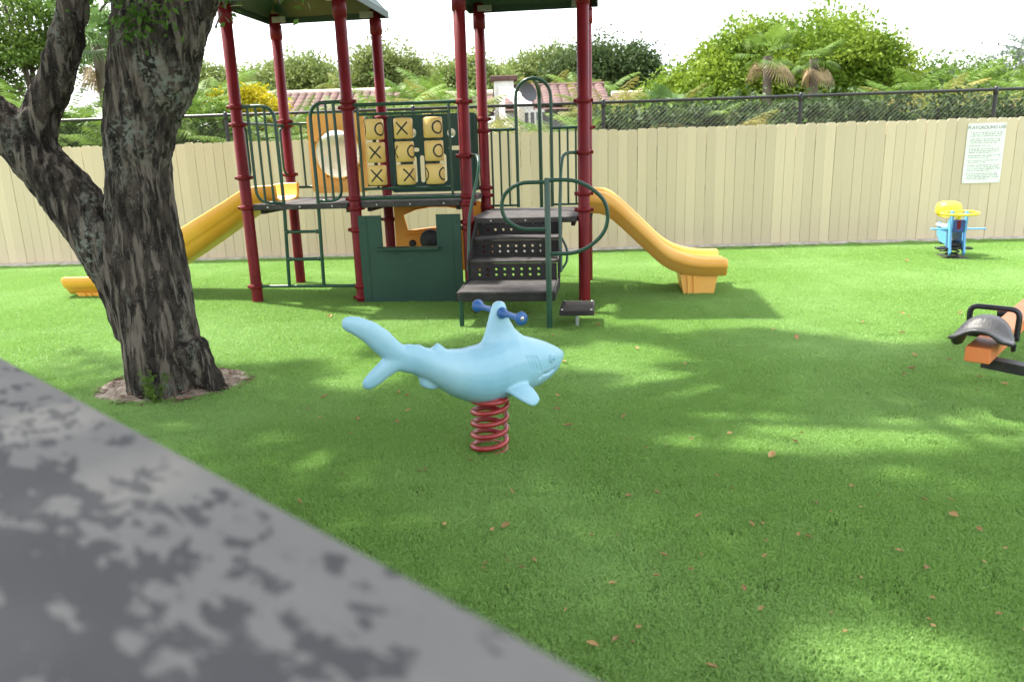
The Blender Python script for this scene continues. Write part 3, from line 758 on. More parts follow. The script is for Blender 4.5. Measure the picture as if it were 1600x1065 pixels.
body_px = [(600, 548, 572, .022), (620, 540, 580, .030), (640, 536, 584, .042), (660, 540, 592, .060), (680, 545, 604, .080), (700, 545, 617, .102), (726, 544, 627, .125), (750, 538, 630, .138),
           (775, 528, 624, .140), (800, 522, 616, .132), (820, 523.5, 609, .120), (838, 528, 601, .100), (852, 532.5, 592, .080), (862, 537, 584, .062), (870, 541, 574, .044), (876, 545, 563, .027), (880.5, 548, 554, .010)]
stn = []
for u, vt, vb, w in body_px:
    x, zt = shp(u, vt); x2, zb = shp(u, vb); stn.append(((x+x2)/2, zb, zt, w))
mb.add(*loft(stn, 24))
def fin(px, th, y=0, tip=None):
    """rounded fin from a pixel outline; thinner towards the edge"""
    pts = [shp(u, v) for u, v in px]; cx = sum(p[0] for p in pts)/len(pts); cz = sum(p[1] for p in pts)/len(pts)
    n = len(pts); lay = []
    for s_, yy in ((.55, -th), (.86, -th*.72), (1.0, 0), (.86, th*.72), (.55, th)):
        lay.append([(cx+(x-cx)*s_, y+yy, cz+(z-cz)*s_) for x, z in pts])
    vs = [p for l in lay for p in l]; fs = []
    for i in range(4):
        for j in range(n): fs.append((i*n+j, i*n+(j+1) % n, (i+1)*n+(j+1) % n, (i+1)*n+j))
    fs.append(tuple(range(n-1, -1, -1))); fs.append(tuple(range(4*n, 5*n)))
    return vs, fs
# handle post (dorsal fin): lofted upright
vs = []; fs = []; dors = [(470, 776, 782, .016), (473, 770, 788, .024), (482, 767, 791, .030), (500, 762, 795, .034), (518, 757, 805, .042), (530, 752, 818, .060), (542, 742, 832, .085), (556, 732, 840, .105)]
n = 20
for v, ua, ub, w in dors:
    xa, z = shp(ua, v); xb, z2 = shp(ub, v); cx, rx = (xa+xb)/2, (xb-xa)/2; z = (z+z2)/2
    vs += [(cx+rx*math.cos(2*PI*j/n), w*math.sin(2*PI*j/n), z) for j in range(n)]
for i in range(len(dors)-1):
    for j in range(n): fs.append((i*n+j, (i+1)*n+j, (i+1)*n+(j+1) % n, i*n+(j+1) % n))
fs.append(tuple(range(n))); fs.append(tuple(range(len(dors)*n-1, (len(dors)-1)*n-1, -1)))
mb.add(vs, fs)
def lobe(px_c, wid, th, y=0):
    """tapering flattened limb along a pixel centre line: half height wid (m), half thickness th"""
    pts = [shp(u, v) for u, v in px_c]; vs = []; fs = []; n = 16
    for i, (x, z) in enumerate(pts):
        a, b = pts[max(i-1, 0)], pts[min(i+1, len(pts)-1)]; t = Vector((b[0]-a[0], b[1]-a[1])).normalized(); nx, nz = -t.y, t.x
        for j in range(n):
            c, s_ = math.cos(2*PI*j/n), math.sin(2*PI*j/n)
            vs.append((x+nx*wid[i]*c, y+th[i]*s_, z+nz*wid[i]*c))
    for i in range(len(pts)-1):
        for j in range(n): fs.append((i*n+j, (i+1)*n+j, (i+1)*n+(j+1) % n, i*n+(j+1) % n))
    fs.append(tuple(range(n))); fs.append(tuple(range(len(pts)*n-1, (len(pts)-1)*n-1, -1)))
    return vs, fs
mb.add(*lobe([(534, 505), (540, 505), (555, 508), (575, 517), (596, 533), (615, 550), (640, 560)], [.022, .036, .046, .055, .062, .058, .045], [.010, .018, .024, .030, .034, .036, .036]))
mb.add(*lobe([(567, 604), (573, 601), (585, 591), (598, 579), (612, 568), (632, 560)], [.018, .034, .043, .047, .052, .045], [.010, .018, .024, .028, .032, .034]))
mb.add(*fin([(668, 548), (676, 541), (684, 534), (691, 539), (699, 546), (690, 560), (675, 560)], .016))        # small second dorsal
mb.add(*fin([(646, 538), (656, 537), (664, 542), (670, 552), (650, 555)], .016))
mb.add(*fin([(653, 585), (655, 598), (658, 604), (668, 608.5), (680, 609), (690, 600), (680, 588)], .020))      # anal fin
# pectoral fins, sweeping out and down
for sg_ in (-1, 1):
    P = [(.10, .075, .385), (.120, .125, .362), (.142, .170, .334), (.160, .200, .308), (.168, .214, .294)]; rad = [.080, .076, .068, .054, .026]
    vs = []; fs = []; n = 14
    for i, (x, y, z) in enumerate(P):
        for j in range(n):
            c, s_ = math.cos(2*PI*j/n), math.sin(2*PI*j/n)
            vs.append((x+rad[i]*c*.95, sg_*(y-.3*rad[i]*s_*.8), z+.55*rad[i]*s_))
    for i in range(len(P)-1):
        for j in range(n): fs.append((i*n+j, (i+1)*n+j, (i+1)*n+(j+1) % n, i*n+(j+1) % n))
    fs.append(tuple(range(n))); fs.append(tuple(range(len(P)*n-1, (len(P)-1)*n-1, -1)))
    mb.add(vs, fs)
tmp = mb.obj('body', SHARK)
bm = bmesh.new(); bm.from_mesh(tmp.data); bmesh.ops.recalc_face_normals(bm, faces=bm.faces[:]); bm.to_mesh(tmp.data); bm.free()
rm = tmp.modifiers.new('r', 'REMESH'); rm.mode = 'VOXEL'; rm.voxel_size = .0085
sm = tmp.modifiers.new('s', 'SMOOTH'); sm.factor = .6; sm.iterations = 7
me = bpy.data.meshes.new_from_object(tmp.evaluated_get(bpy.context.evaluated_depsgraph_get()))
bpy.data.objects.remove(tmp)
# gills, mouth and eye socket pressed into the moulded skin
ex_, ez_ = shp(858.5, 559, -.06); mo = [shp(u, v, -.06) for u, v in ((838, 588), (843, 582), (851, 581.5), (858, 580), (864, 575))]
gl = [[shp(u+du*.3, v+du*1.0, -.10) for du in (-10, -5, 0, 5, 10)] for u, v in ((822, 566), (828, 566.5), (834, 567), (840, 567.5))]
def seg_d(p, a, b):
    d = b-a; t = max(0, min(1, (p-a).dot(d)/max(d.dot(d), 1e-9))); return (p-a-d*t).length
lines = [(mo, .016, .007)] + [(g_, .007, .0045) for g_ in gl]
co = np.empty(len(me.vertices)*3); me.vertices.foreach_get('co', co); co = co.reshape(-1, 3)
for i in np.nonzero(co[:, 0] > .05)[0]:
    x, y, z = co[i]
    if abs(y) < .012: continue
    p = Vector((x, z)); off = 0
    for ln, dep, wd in lines:
        d_ = min(seg_d(p, Vector(a), Vector(b)) for a, b in zip(ln[:-1], ln[1:]))
        off += dep*math.exp(-(d_/wd)**2)
    co[i, 1] -= math.copysign(off, y)
me.vertices.foreach_set('co', co.ravel())
me.materials.clear(); me.materials.append(SHARK); me.polygons.foreach_set('use_smooth', [True]*len(me.polygons)); me.update()
link('body', me, sh)
def skin_y(x, z):            # half width of the skin at (x, z)
    m_ = (np.abs(co[:, 0]-x) < .014) & (np.abs(co[:, 2]-z) < .014); return float(np.abs(co[m_, 1]).max()) if m_.any() else .06
for sg_ in (-1, 1):
    yy = skin_y(ex_, ez_)
    e = MB().lathe([(.0, .012), (.008, .011), (.013, .003), (.015, .005), (.021, .006), (.025, -.006)], 18).obj('eye', SHARK, sh, (ex_, sg_*(yy-.002), ez_), (-sg_*PI/2, 0, -.35*sg_))
    MB().lathe([(0, .0135), (.0045, .013), (.0075, .0113)], 12).obj('pupil', EYE, e)
hx, hz = shp(779, 487)
hb = MB().lathe([(0, -.225), (.012, -.225), (.034, -.222), (.036, -.212), (.028, -.195), (.018, -.175), (.0155, -.14), (.0165, -.09), (.021, -.055), (.030, -.045), (.031, -.035), (.020, -.03),
          (.018, .03), (.031, .035), (.030, .045), (.021, .055), (.0165, .09), (.0155, .14), (.018, .175), (.028, .195), (.036, .212), (.034, .222), (.012, .225), (0, .225)], 20, (hx, 0, hz), 'y').obj('handle_bar', HANDLE, sh)
for y in (-.2255, .2255): MB().lathe([(0, y*1.012), (.010, y*1.010), (.012, y)], 12, (hx, 0, hz), 'y').obj('end_bolt', BOLT, hb)
# coil spring
pts = []; turns = 5.15; nn = 190
for i in range(nn):
    t = i/(nn-1); a = t*turns*2*PI - PI*.6
    z = .006 + (.291)*max(0, min(1, (t-.07)/.86)); rr = .097 - .004*math.sin(t*PI)
    pts.append((rr*math.cos(a) + .016*t, rr*math.sin(a), z))
MB().tube(pts, .0145, 10).obj('coil_spring', SPRING, sh)
MB().lathe([(0, .318), (.085, .318), (.09, .300), (.075, .288), (0, .288)], 24, (.016, 0, 0)).obj('mount_plate', SPRING, sh)

# ================================================================== FAR SPRING RIDER (blue and yellow)
rd = empty('spring_rider', (5.92, 10.10, 0), math.radians(78), 'small blue and yellow spring rider standing by the beige fence', 'spring rider')
# x = forward (away from the fence is -x), y = sideways
def rpanel(y, nm):
    out = [(-.27, .20), (-.30, .10), (-.26, .06), (-.20, .13), (-.10, .19), (.12, .20), (.26, .28), (.28, .44), (.20, .46), (.10, .40), (-.06, .42), (-.16, .52), (-.18, .63), (-.25, .64), (-.26, .52), (-.24, .36)]
    return MB().plate(out, [], y-.011, y+.011).obj('side_panel', BLUEP, rd)
rpanel(-.085, 'a'); rpanel(.085, 'b')
MB().bbox((-.235, -.07, .36), (-.215, .07, .52), .004).obj('front_plate', BLUED, rd)
MB().box((-.238, -.025, .40), (-.236, .02, .51)).obj('stripe', RED, rd)
MB().bbox((-.10, -.13, .40), (.24, .13, .435), .012).obj('seat', WHITEP, rd)
MB().lathe([(.0, .13), (.08, .127), (.13, .108), (.155, .065), (.16, .0), (.135, -.06), (.08, -.085), (0, -.09)], 20, (.20, 0, .60)).obj('back_rest', YELP, rd)
ring = [(-.23+.075*math.cos(2*PI*t/24), .225*math.sin(2*PI*t/24), .605+.02*math.cos(2*PI*t/24)) for t in range(25)]
rg = MB().tube(ring, .017, 8, False).obj('handle_ring', YELP, rd)
MB().cyl((-.22, 0, .60), (-.19, 0, .50), .028, 10).obj('stem', YELP, rg)
for sx in (-.10,): MB().bbox((-.16, -.36, .385), (-.10, .30, .402), .004).obj('wing_bar', BLUEP, rd)
MB().bbox((-.25, -.20, .135), (-.13, .23, .16), .006).obj('foot_rest', BLACK, rd)
for x in (-.12, .12):
    c = [(x+.075*math.cos(a), .075*math.sin(a), .01 + .16*a/(2*PI*3.2)) for a in [q*.35 for q in range(58)]]
    MB().tube(c, .011, 6).obj('coil_spring', BLACK, rd)
MB().bbox((-.27, -.17, .0), (.2, .11, .025), .004).obj('base_plate', BLACK, rd)
MB().bbox((-.20, -.074, .17), (.2, .074, .21), .006).obj('cross_plate', BLACK, rd)

# ================================================================== SEESAW
az = math.radians(47)
e0 = W(1527, 555, 4.15)
ss = empty('seesaw', (e0[0], e0[1], 0), az, 'orange beam seesaw with black moulded rubber saddle and black handle bar', 'seesaw')
zb = e0[2]; tl = math.radians(-3.0)
def sp_(x, z): return zb + z + x*math.tan(tl)*-1*0   # beam is close to level
BL = 2.9
MB().bbox((0, -.065, zb-.045), (BL, .065, zb+.045), .006).obj('beam', BEAM, ss)
la, lb = G(1532, 570, zb-.09), G(1660, 596, zb-.09); mi_ = Matrix.Rotation(-az, 3, 'Z')
la = mi_ @ (Vector(la) - Vector((e0[0], e0[1], 0))); lb = mi_ @ (Vector(lb) - Vector((e0[0], e0[1], 0))); ld = (lb-la).normalized(); ln_ = Vector((-ld.y, ld.x, 0))
mb = MB(); la2 = la - ld*.0; lb2 = la + ld*.8; q = [la2, lb2, lb2+ln_*.09, la2+ln_*.09]
mb.add([(p.x, p.y, zb-.105) for p in q] + [(p.x, p.y, zb-.047) for p in q], [(3,2,1,0),(4,5,6,7),(0,1,5,4),(1,2,6,5),(2,3,7,6),(3,0,4,7)]); mb.obj('cross_bar', BLACK, ss)
pe = la + ld*.74 + ln_*.045; MB().tube([(pe.x, pe.y, zb-.10), (pe.x, pe.y, -.04)], .025, 10).obj('bar_leg', BLACK, ss)
for xs, sg_ in ((.02, 1), (BL-.02, -1)):
    nx, ny = 22, 18; vs = []; fs = []
    for i in range(nx+1):
        t = i/nx
        for j in range(ny+1):
            s_ = -1 + 2*j/ny
            L_ = .34
            wd = .160*(1-.30*max(0, t-.4)/.6)*(1 - .25*max(0, .12-t)/.12)
            dome = math.exp(-((t-.64)/.23)**4)
            q_ = math.sqrt(max(0, 1-min(1, abs(s_))**2.4))
            rear = .085 + .020*math.exp(-(t/.12)**2) - .075*abs(s_)**2.2 + .02*abs(s_)**6
            zz = (1-dome)*rear + dome*(-.035 + .185*q_)
            vs.append((xs+sg_*(-.06+t*L_), s_*wd, zb+.045+zz*(1-.35*max(0, t-.85)/.15)))
    for i in range(nx):
        for j in range(ny): fs.append((i*(ny+1)+j, (i+1)*(ny+1)+j, (i+1)*(ny+1)+j+1, i*(ny+1)+j+1))
    so = MB().add(vs, fs, 0, True).obj('saddle', SEAT, ss)
    so.modifiers.new('th', 'SOLIDIFY').thickness = .018; so.modifiers['th'].offset = 0
    x1 = xs + sg_*.34
    MB().tube(fillet([(x1-sg_*.01, .125, zb+.04), (x1, .135, zb+.215), (x1, -.125, zb+.215), (x1-sg_*.01, -.125, zb+.03)], .05), .0165, 10).obj('handle', BLKMETAL, ss)
    MB().bbox((x1-.03, -.14, zb+.03), (x1+.02, .14, zb+.06), .006).obj('handle_foot', BLKMETAL, ss)
mb = MB()
for y in (-.13, .13): mb.tube([(BL/2-.25, y*1.6, -.04), (BL/2, y, zb-.02), (BL/2+.25, y*1.6, -.04)], .03, 10)
mb.tube([(BL/2, -.17, zb-.03), (BL/2, .17, zb-.03)], .035, 10); mb.obj('pivot_stand', BLACK, ss)

# ================================================================== NEAR WALL
wa = np.array([-.886, 1.267]); wb = np.array([.056, .398]); dd = (wb-wa)/np.linalg.norm(wb-wa)
wall = empty('low_wall', (wb[0], wb[1], 0), math.atan2(dd[1], dd[0]), 'low wall with a broad weathered grey cap of flaking paint', 'wall')
MB().bbox((-3.2, -.315, 1.222), (1.6, 0, 1.282), .006).obj('cap', LEDGE, wall)
MB().box((-3.2, -.27, -.02), (1.6, -.045, 1.222)).obj('wall_body', STUCCO, wall)

# ================================================================== NEAR TREE
tree = empty('oak_tree', (-2.37, 5.05, 0), 0, 'big old tree with dark furrowed bark growing from a sandy ring in the turf', 'tree')
TY = 5.17
def tp(u, v, dy=0):
    w = W(u, v, TY+dy); return Vector((w[0]+2.37, w[1]-5.05, w[2]))
def limb(mb, pts, rad, n=28, it=2):
    P = smooth_path([Vector((*p, r_)) for p, r_ in []] or pts, it) if False else None
    Q = [Vector((p[0], p[1], p[2], r_)) for p, r_ in zip(pts, rad)]
    for _ in range(it):
        q = [Q[0]]
        for a, b in zip(Q[:-1], Q[1:]): q += [a*.75+b*.25, a*.25+b*.75]
        q.append(Q[-1]); Q = q
    mb.tube([(p.x, p.y, p.z) for p in Q], [p.w for p in Q], n)
    return [(Vector((p.x, p.y, p.z)), p.w) for p in Q]
mb = MB()
# trunk: centre pixel, half width in metres
tk = [(270, 640, .315), (269, 622, .300), (266, 600, .292), (261, 560, .282), (254, 520, .268), (240, 440, .250), (224, 370, .236), (216, 290, .218), (216, 235, .228), (226, 175, .240), (242, 115, .272), (246, 62, .285), (240, 25, .27)]
limb(mb, [tp(u, v) for u, v, r_ in tk], [r_*.93-.008 for _, _, r_ in tk])
# upper forks
forkL = limb(mb, [tp(236, 60), tp(222, 10), tp(205, -60, .1), tp(150, -190, .3), tp(60, -330, .4)], [.20, .165, .14, .12, .10])
forkR = limb(mb, [tp(258, 75), tp(290, 10), tp(330, -55, .1), tp(420, -160, .4), tp(560, -270, .9), tp(720, -390, 1.6)], [.22, .165, .14, .125, .10, .07])
# leaning limb on the left and its fork
limb(mb, [tp(225, 520), tp(200, 440), tp(158, 375), tp(110, 310), tp(62, 248), tp(20, 205), tp(-40, 170), tp(-140, 110)], [.17, .18, .172, .168, .165, .152, .14, .12])
limb(mb, [tp(50, 235), tp(62, 190), tp(84, 130), tp(97, 90), tp(108, 45), tp(116, 0), tp(125, -60), tp(150, -170, -.2), tp(230, -330, -.5)], [.14, .115, .092, .086, .085, .086, .082, .075, .06])
# root flare
for a, l_ in ((.25, .30), (1.6, .26), (2.9, .28)):
    c, s_ = math.cos(a), math.sin(a); limb(mb, [(.02+c*.08, s_*.08, .35), (.02+c*.18, s_*.17, .12), (.02+c*l_, s_*l_*.9, -.06)], [.15, .11, .06], 14)
tmp = mb.obj('trunk', BARK)
bm = bmesh.new(); bm.from_mesh(tmp.data); bmesh.ops.recalc_face_normals(bm, faces=bm.faces[:]); bm.to_mesh(tmp.data); bm.free()
r_ = tmp.modifiers.new('r', 'REMESH'); r_.mode = 'VOXEL'; r_.voxel_size = .016
s_ = tmp.modifiers.new('s', 'SMOOTH'); s_.factor = .6; s_.iterations = 8
me = bpy.data.meshes.new_from_object(tmp.evaluated_get(bpy.context.evaluated_depsgraph_get())); bpy.data.objects.remove(tmp)
n = len(me.vertices); co = np.empty(n*3); me.vertices.foreach_get('co', co); co = co.reshape(-1, 3); nr = np.empty(n*3); me.vertices.foreach_get('normal', nr); nr = nr.reshape(-1, 3)
for i in range(n):                                   # furrowed bark relief, running up the stem
    x, y, z = co[i]
    f1 = mnoise.noise((x*11, y*11, z*2.6)); f2 = mnoise.noise((x*26, y*26, z*8+5)); f3 = mnoise.noise((x*3, y*3, z*1.6+9))
    f1 = mnoise.noise((x*17, y*17, z*3.0)); co[i] += nr[i]*(.018*(1-abs(f1)*2.2) + .010*f2 + .030*f3)
me.vertices.foreach_set('co', co.ravel()); me.materials.clear(); me.materials.append(BARK); me.polygons.foreach_set('use_smooth', [True]*len(me.polygons)); me.update()
trunk = link('trunk', me, tree)

def leaves(P, size, up=.25, aspect=.5, seed=1, D=None):
    """many small folded leaves: P (N,3) -> vertices, quads"""
    g = np.random.default_rng(seed); N = len(P)
    d = g.normal(size=(N, 3)) if D is None else D; d[:, 2] -= .25 if D is None else 0; d /= np.linalg.norm(d, axis=1)[:, None]
    nn = g.normal(size=(N, 3)) + np.array([0, 0, up*4]); nn -= (nn*d).sum(1)[:, None]*d; nn /= np.linalg.norm(nn, axis=1)[:, None]
    s = np.cross(d, nn); L = (size*g.uniform(.6, 1.3, N))[:, None]; w = L*aspect*.5
    V = np.stack([P, P+d*L*.45+s*w+nn*L*.07, P+d*L, P+d*L*.45-s*w+nn*L*.07], 1).reshape(-1, 3)
    b = np.arange(N)*4; return V, np.stack([b, b+1, b+2, b+3], 1)

# crown overhead: clumps of leaves on spreading branches, with openings where the sun gets through
sunv = np.array(SUN); holes_ = []
for u, v, rx, ry in ((955, 562, .50, .34), (1060, 600, .34, .24), (1130, 655, .40, .13), (1250, 690, .62, .19), (1390, 695, .40, .15), (1545, 675, .62, .20), (1400, 1035, .28, .16), (1340, 1045, .2, .1), (1530, 1050, .14, .1),
                     (620, 575, .50, .22), (500, 520, .75, .26), (420, 560, .30, .22), (310, 655, .16, .12), (500, 720, .13, .08), (430, 690, .12, .08), (560, 600, .3, .15), (130, 520, .6, .4), (700, 520, .5, .2), (1440, 740, .25, .08), (1560, 770, .2, .06)):
    p = G(u, v); holes_.append((p[0], p[1], rx*1.22, ry*1.3))
def shaded(P):
    """where a leaf's shadow lands on the lawn; keep it only outside the sunny openings"""
    t = P[:, 2]/sunv[2]; gx = P[:, 0]-sunv[0]*t; gy = P[:, 1]-sunv[1]*t; keep = np.ones(len(P), bool)
    for hx_, hy_, rx, ry in holes_:
        nzv = 1 + .35*np.sin(gx*9+hx_*5)*np.cos(gy*8+hy_*3); keep &= ((gx-hx_)/rx)**2 + ((gy-hy_)/ry)**2 > nzv
    edge = 6.55 + .30*np.sin(gx*1.3+.5) + .22*np.sin(gx*3.1+1) + np.where(gx > 1.3, -.35, 0) + np.where(gx < -1.2, -.6, 0)
    keep &= gy < edge
    return keep
g = np.random.default_rng(11); cl = []
while len(cl) < 1000:
    # place a clump by the spot it shades, then lift it along the sun's ray into the crown
    gx, gy = g.uniform(-5.5, 6.5), g.uniform(-1.5, 6.7); h = g.uniform(4.4, 8.6)
    p = np.array([gx + sunv[0]/sunv[2]*h, gy + sunv[1]/sunv[2]*h, h])
    if p[2] < 2.2 + max(p[1], 0)*.19 + .9: continue
    if ((p[0]+1.9)/5.6)**2 + ((p[1]-4.6)/5.6)**2 > 1.0: continue
    cl.append(p)
cl = np.array(cl); per = 120
P = np.repeat(cl, per, 0) + g.normal(size=(len(cl)*per, 3))*np.array([.34, .34, .20])
P = P[shaded(P)]
V, Q = leaves(P, .125, .35, .55, 12)
V -= np.array([-2.37, 5.05, 0]); link('crown', fast_mesh('crown', V, Q, LF_OAK), tree)
# boughs carrying the crown
mb = MB()
starts = [forkL[-1], forkR[-1], forkR[len(forkR)//2], forkL[len(forkL)//2]]
for k in range(26):
    tgt = Vector(cl[rnd.randrange(len(cl))]) - Vector((-2.37, 5.05, 0)); st_, r_ = starts[k % 4]
    mid = st_.lerp(tgt, .5) + Vector((rnd.uniform(-.3, .3), rnd.uniform(-.3, .3), .35))
    Q_ = smooth_path([st_, st_.lerp(mid, .6)+Vector((0, 0, .15)), mid, tgt], 2)
    mb.tube(Q_, [max(.012, min(r_, .075)*(1-.8*i/(len(Q_)-1))) for i in range(len(Q_))], 8)
mb.obj('boughs', BARK_T, tree)
# leafy shoots hanging into view by the fork and over the roof
def shoot(px, nleaf, size, seed, dy=0):
    g = np.random.default_rng(seed); pts = [np.array(tp(u, v, dy)) for u, v in px]; PP = []; mb_ = MB()
    mb_.tube(smooth_path(pts, 2), .006, 5)
    for k in range(nleaf):
        t = g.uniform(0, len(pts)-1.001); i = int(t); PP.append(pts[i]*(1-t+i)+pts[i+1]*(t-i) + g.normal(size=3)*np.array([.055, .07, .05]))
    V, Q = leaves(np.array(PP), size, .3, .6, seed)
    o = tag(link('leafy_shoot', fast_mesh('leafy_shoot', V, Q, LF_SHOOT), tree), kind='stuff'); mb_.obj('twig', BARK_T, o)
LF_SHOOT = leafmat('fresh_oak_leaf', (.045, .11, .018), (.11, .20, .035), 4)
shoot([(262, -20), (230, 8), (205, 35), (190, 55)], 90, .052, 21, -.36); shoot([(230, 0), (215, 40), (226, 62)], 60, .05, 22, -.36)
shoot([(205, -30), (175, -5), (155, 18)], 40, .05, 23, -.3); shoot([(265, 0), (275, 20), (262, 38)], 34, .045, 24, -.36)
shoot([(420, -60), (430, -20), (438, 6)], 22, .07, 25, -.2); shoot([(360, -40), (345, -10), (352, 14)], 30, .06, 26, -.1); shoot([(460, -40), (470, -10), (462, 2)], 16, .06, 27, -.2); shoot([(345, 20), (340, 36), (336, 44)], 5, .05, 28)

# sandy ring where the turf is cut out round the trunk
wc = (G(272, 604)[0], G(272, 604)[1]); mb = MB(); nr_, na = 12, 72; vs = []; fs = []
for i in range(nr_+1):
    for j in range(na):
        a = 2*PI*j/na; R_ = (.51 + .05*math.sin(2*a+.6) + .03*mnoise.noise((math.cos(a)*2, math.sin(a)*2, 1)))*i/nr_
        x, y = math.cos(a)*R_*1.02, math.sin(a)*R_*.84
        e_ = i/nr_; z = .062*(1-e_**3) + .012*mnoise.noise((x*9, y*9, 2)) + .004 + .010*mnoise.noise((x*25, y*25, 4))
        vs.append((x, y, z if i < nr_ else -.01))
for i in range(nr_):
    for j in range(na): fs.append((i*na+j, (i+1)*na+j, (i+1)*na+(j+1) % na, i*na+(j+1) % na))
sand = mb.add(vs, fs, 0, True).obj('tree_well_soil', SAND, None, (wc[0], wc[1], 0)); tag(sand, kind='structure')
# bark chips and litter on the soil
g = np.random.default_rng(5); N = 420; a = g.uniform(0, 2*PI, N); r_ = .57*np.sqrt(g.uniform(.2, 1, N)); PX = np.stack([np.cos(a)*r_*1.0, np.sin(a)*r_*.82, .052*(1-(r_/.57)**3)+.012], 1)
D = np.stack([np.cos(a*3.7), np.sin(a*3.7), g.uniform(-.1, .15, N)], 1); V, Q = leaves(PX, .055, 1.0, .28, 6, D)
tag(link('bark_litter', fast_mesh('bark_litter', V, Q, mat('litter_brown', (.10, .055, .035), (.26, .17, .12), 40, .9)), None, (wc[0], wc[1], 0)), 'brown bark chips and twigs scattered on the sandy ring round the trunk', 'litter', kind='stuff')
# weed sprouting at the foot of the trunk
wd = G(243, 634); we = empty('weed', (wd[0], wd[1], .02), 0, 'small feathery green weed sprouting at the foot of the big trunk', 'weed')
for k in range(11):
    a = rnd.uniform(0, 2*PI); h = rnd.uniform(.10, .24); L_ = rnd.uniform(.03, .10); b0 = (rnd.uniform(-.06, .06), rnd.uniform(-.03, .03), 0)
    c = [(b0[0], b0[1], 0), (b0[0]+math.cos(a)*L_*.4, b0[1]+math.sin(a)*L_*.4, h*.6), (b0[0]+math.cos(a)*L_, b0[1]+math.sin(a)*L_, h)]
    st_ = MB().tube(c, .0018, 4).obj('stem', LF_MID, we); g = np.random.default_rng(k)
    t = g.uniform(.15, 1, 26)[:, None]; c_ = np.array(c); PP = np.where(t < .6, c_[0]+(c_[1]-c_[0])*t/.6, c_[1]+(c_[2]-c_[1])*(t-.6)/.4)
    V, Q = leaves(PP, .032, .3, .38, k); link('leaf_spray', fast_mesh('leaf_spray', V, Q, LF_MID), st_)

# ================================================================== BEYOND THE FENCE
def where(u):
    for lim, t in ((180, 'between the forked limb and the thick trunk'), (430, 'near the golden yellow shrub'), (620, 'beyond the tower with the ladder'), (760, 'beyond the gap between the towers'),
                   (940, 'beyond the arched barrier'), (1130, 'between the stair tower and the lime green tree'), (1400, 'under the lime green tree')):
        if u < lim: return t
    return 'near the white sign'
def crown_pts(blobs, nclump, per, spread, seed):
    g = np.random.default_rng(seed); tot = sum(b[3]*b[5] for b in blobs); out = []
    for bx, by_, bz, rx, ry, rz in blobs:
        k = max(4, int(nclump*rx*rz/tot)); d = g.normal(size=(k, 3)); d /= np.linalg.norm(d, axis=1)[:, None]
        c = np.array([bx, by_, bz]) + d*np.array([rx, ry, rz])*g.uniform(.55, 1.02, k)[:, None]
        e = g.normal(size=(k*per, 3)); e /= np.linalg.norm(e, axis=1)[:, None]; e *= (g.uniform(0, 1, k*per)**.45)[:, None]
        e[:, 2] = np.abs(e[:, 2])*1.25 - .30 - .35*(e[:, 0]**2 + e[:, 1]**2)        # cushion: domed top, hollow underside
        out.append(np.repeat(c, per, 0) + e*np.array([2.0, 2.0, 1.6])*spread*g.uniform(.6, 1.35, (k, 1)).repeat(per, 0))
    return np.concatenate(out)
def bgtree(name, label, Y, blobs_px, lm, nclump, per, leaf, spread, seed, trunk_px=None, group=None, cat='tree', aspect=.55):
    """blobs_px: (u, v, half width px, half height px) at distance Y"""
    sc = Y/F_PX*1.03; bl = []
    for u, v, ru, rv in blobs_px:
        p = W(u, v, Y); bl.append((p[0], p[1], p[2], ru*sc, max(ru*sc*.8, .3), rv*sc))
    cx = sum(b[0]*b[3] for b in bl)/sum(b[3] for b in bl)
    t = empty(name, (cx, Y, 0), 0, label, cat, group)
    P = crown_pts(bl, nclump, per, spread, seed); P = P[P[:, 2] > .25]; V, Q = leaves(P, leaf, .2, aspect, seed); V -= np.array([cx, Y, 0])
    link('crown', fast_mesh('crown', V, Q, lm), t)
    mb = MB(); r_ = random.Random(seed); zt = sum(b[2] for b in bl)/len(bl); rb = .05*max(b[3] for b in bl)+.06
    mb.tube([(0, 0, -.05), (.05, 0, zt*.45), (-.05, .05, zt*.75)], [rb*1.3, rb, rb*.7], 10)
    for b in bl:
        for q in range(3):
            e = (b[0]-cx+r_.uniform(-.5, .5)*b[3], b[1]-Y+r_.uniform(-.4, .4)*b[4], b[2]+r_.uniform(-.1, .6)*b[5]); s0 = (.02, .02, zt*r_.uniform(.4, .7)); m_ = [(a_+c_)/2 for a_, c_ in zip(s0, e)]; m_[2] += .2
            mb.tube(smooth_path([s0, m_, e], 2), [rb*.6*(1-.8*i/9) for i in range(len(smooth_path([s0, m_, e], 2)))][:len(smooth_path([s0, m_, e], 2))] if False else rb*.30, 6)
    mb.obj('trunk', BARK_T, t); return t
bgtree('broadleaf_tree', 'big rounded bright lime green tree rising above the fence right of the slide', 25,
       [(1255, 85, 85, 45), (1180, 110, 75, 45), (1340, 115, 60, 42), (1120, 150, 75, 45), (1230, 160, 90, 55), (1330, 165, 75, 50), (1385, 160, 38, 45), (1070, 170, 45, 40)], LF_LIME, 190, 760, .14, .52, 31)
bgtree('broadleaf_tree', 'dark green dense round tree beyond the tiled roofs', 42, [(955, 105, 52, 32), (925, 125, 42, 30), (1000, 125, 28, 34), (975, 145, 45, 30), (905, 105, 32, 18)], LF_DARK, 110, 300, .20, .66, 32)
bgtree('broadleaf_tree', 'olive green tree seen through the arched barrier', 46, [(830, 112, 48, 14), (870, 112, 50, 26), (805, 130, 42, 22), (890, 135, 40, 25)], LF_OLIVE, 95, 260, .20, .66, 33)
bgtree('broadleaf_tree', 'pale olive tree behind the first roofed tower', 44, [(472, 125, 42, 28), (440, 140, 60, 28), (510, 140, 45, 25), (395, 145, 30, 22)], LF_OLIVE, 105, 260, .20, .66, 34)
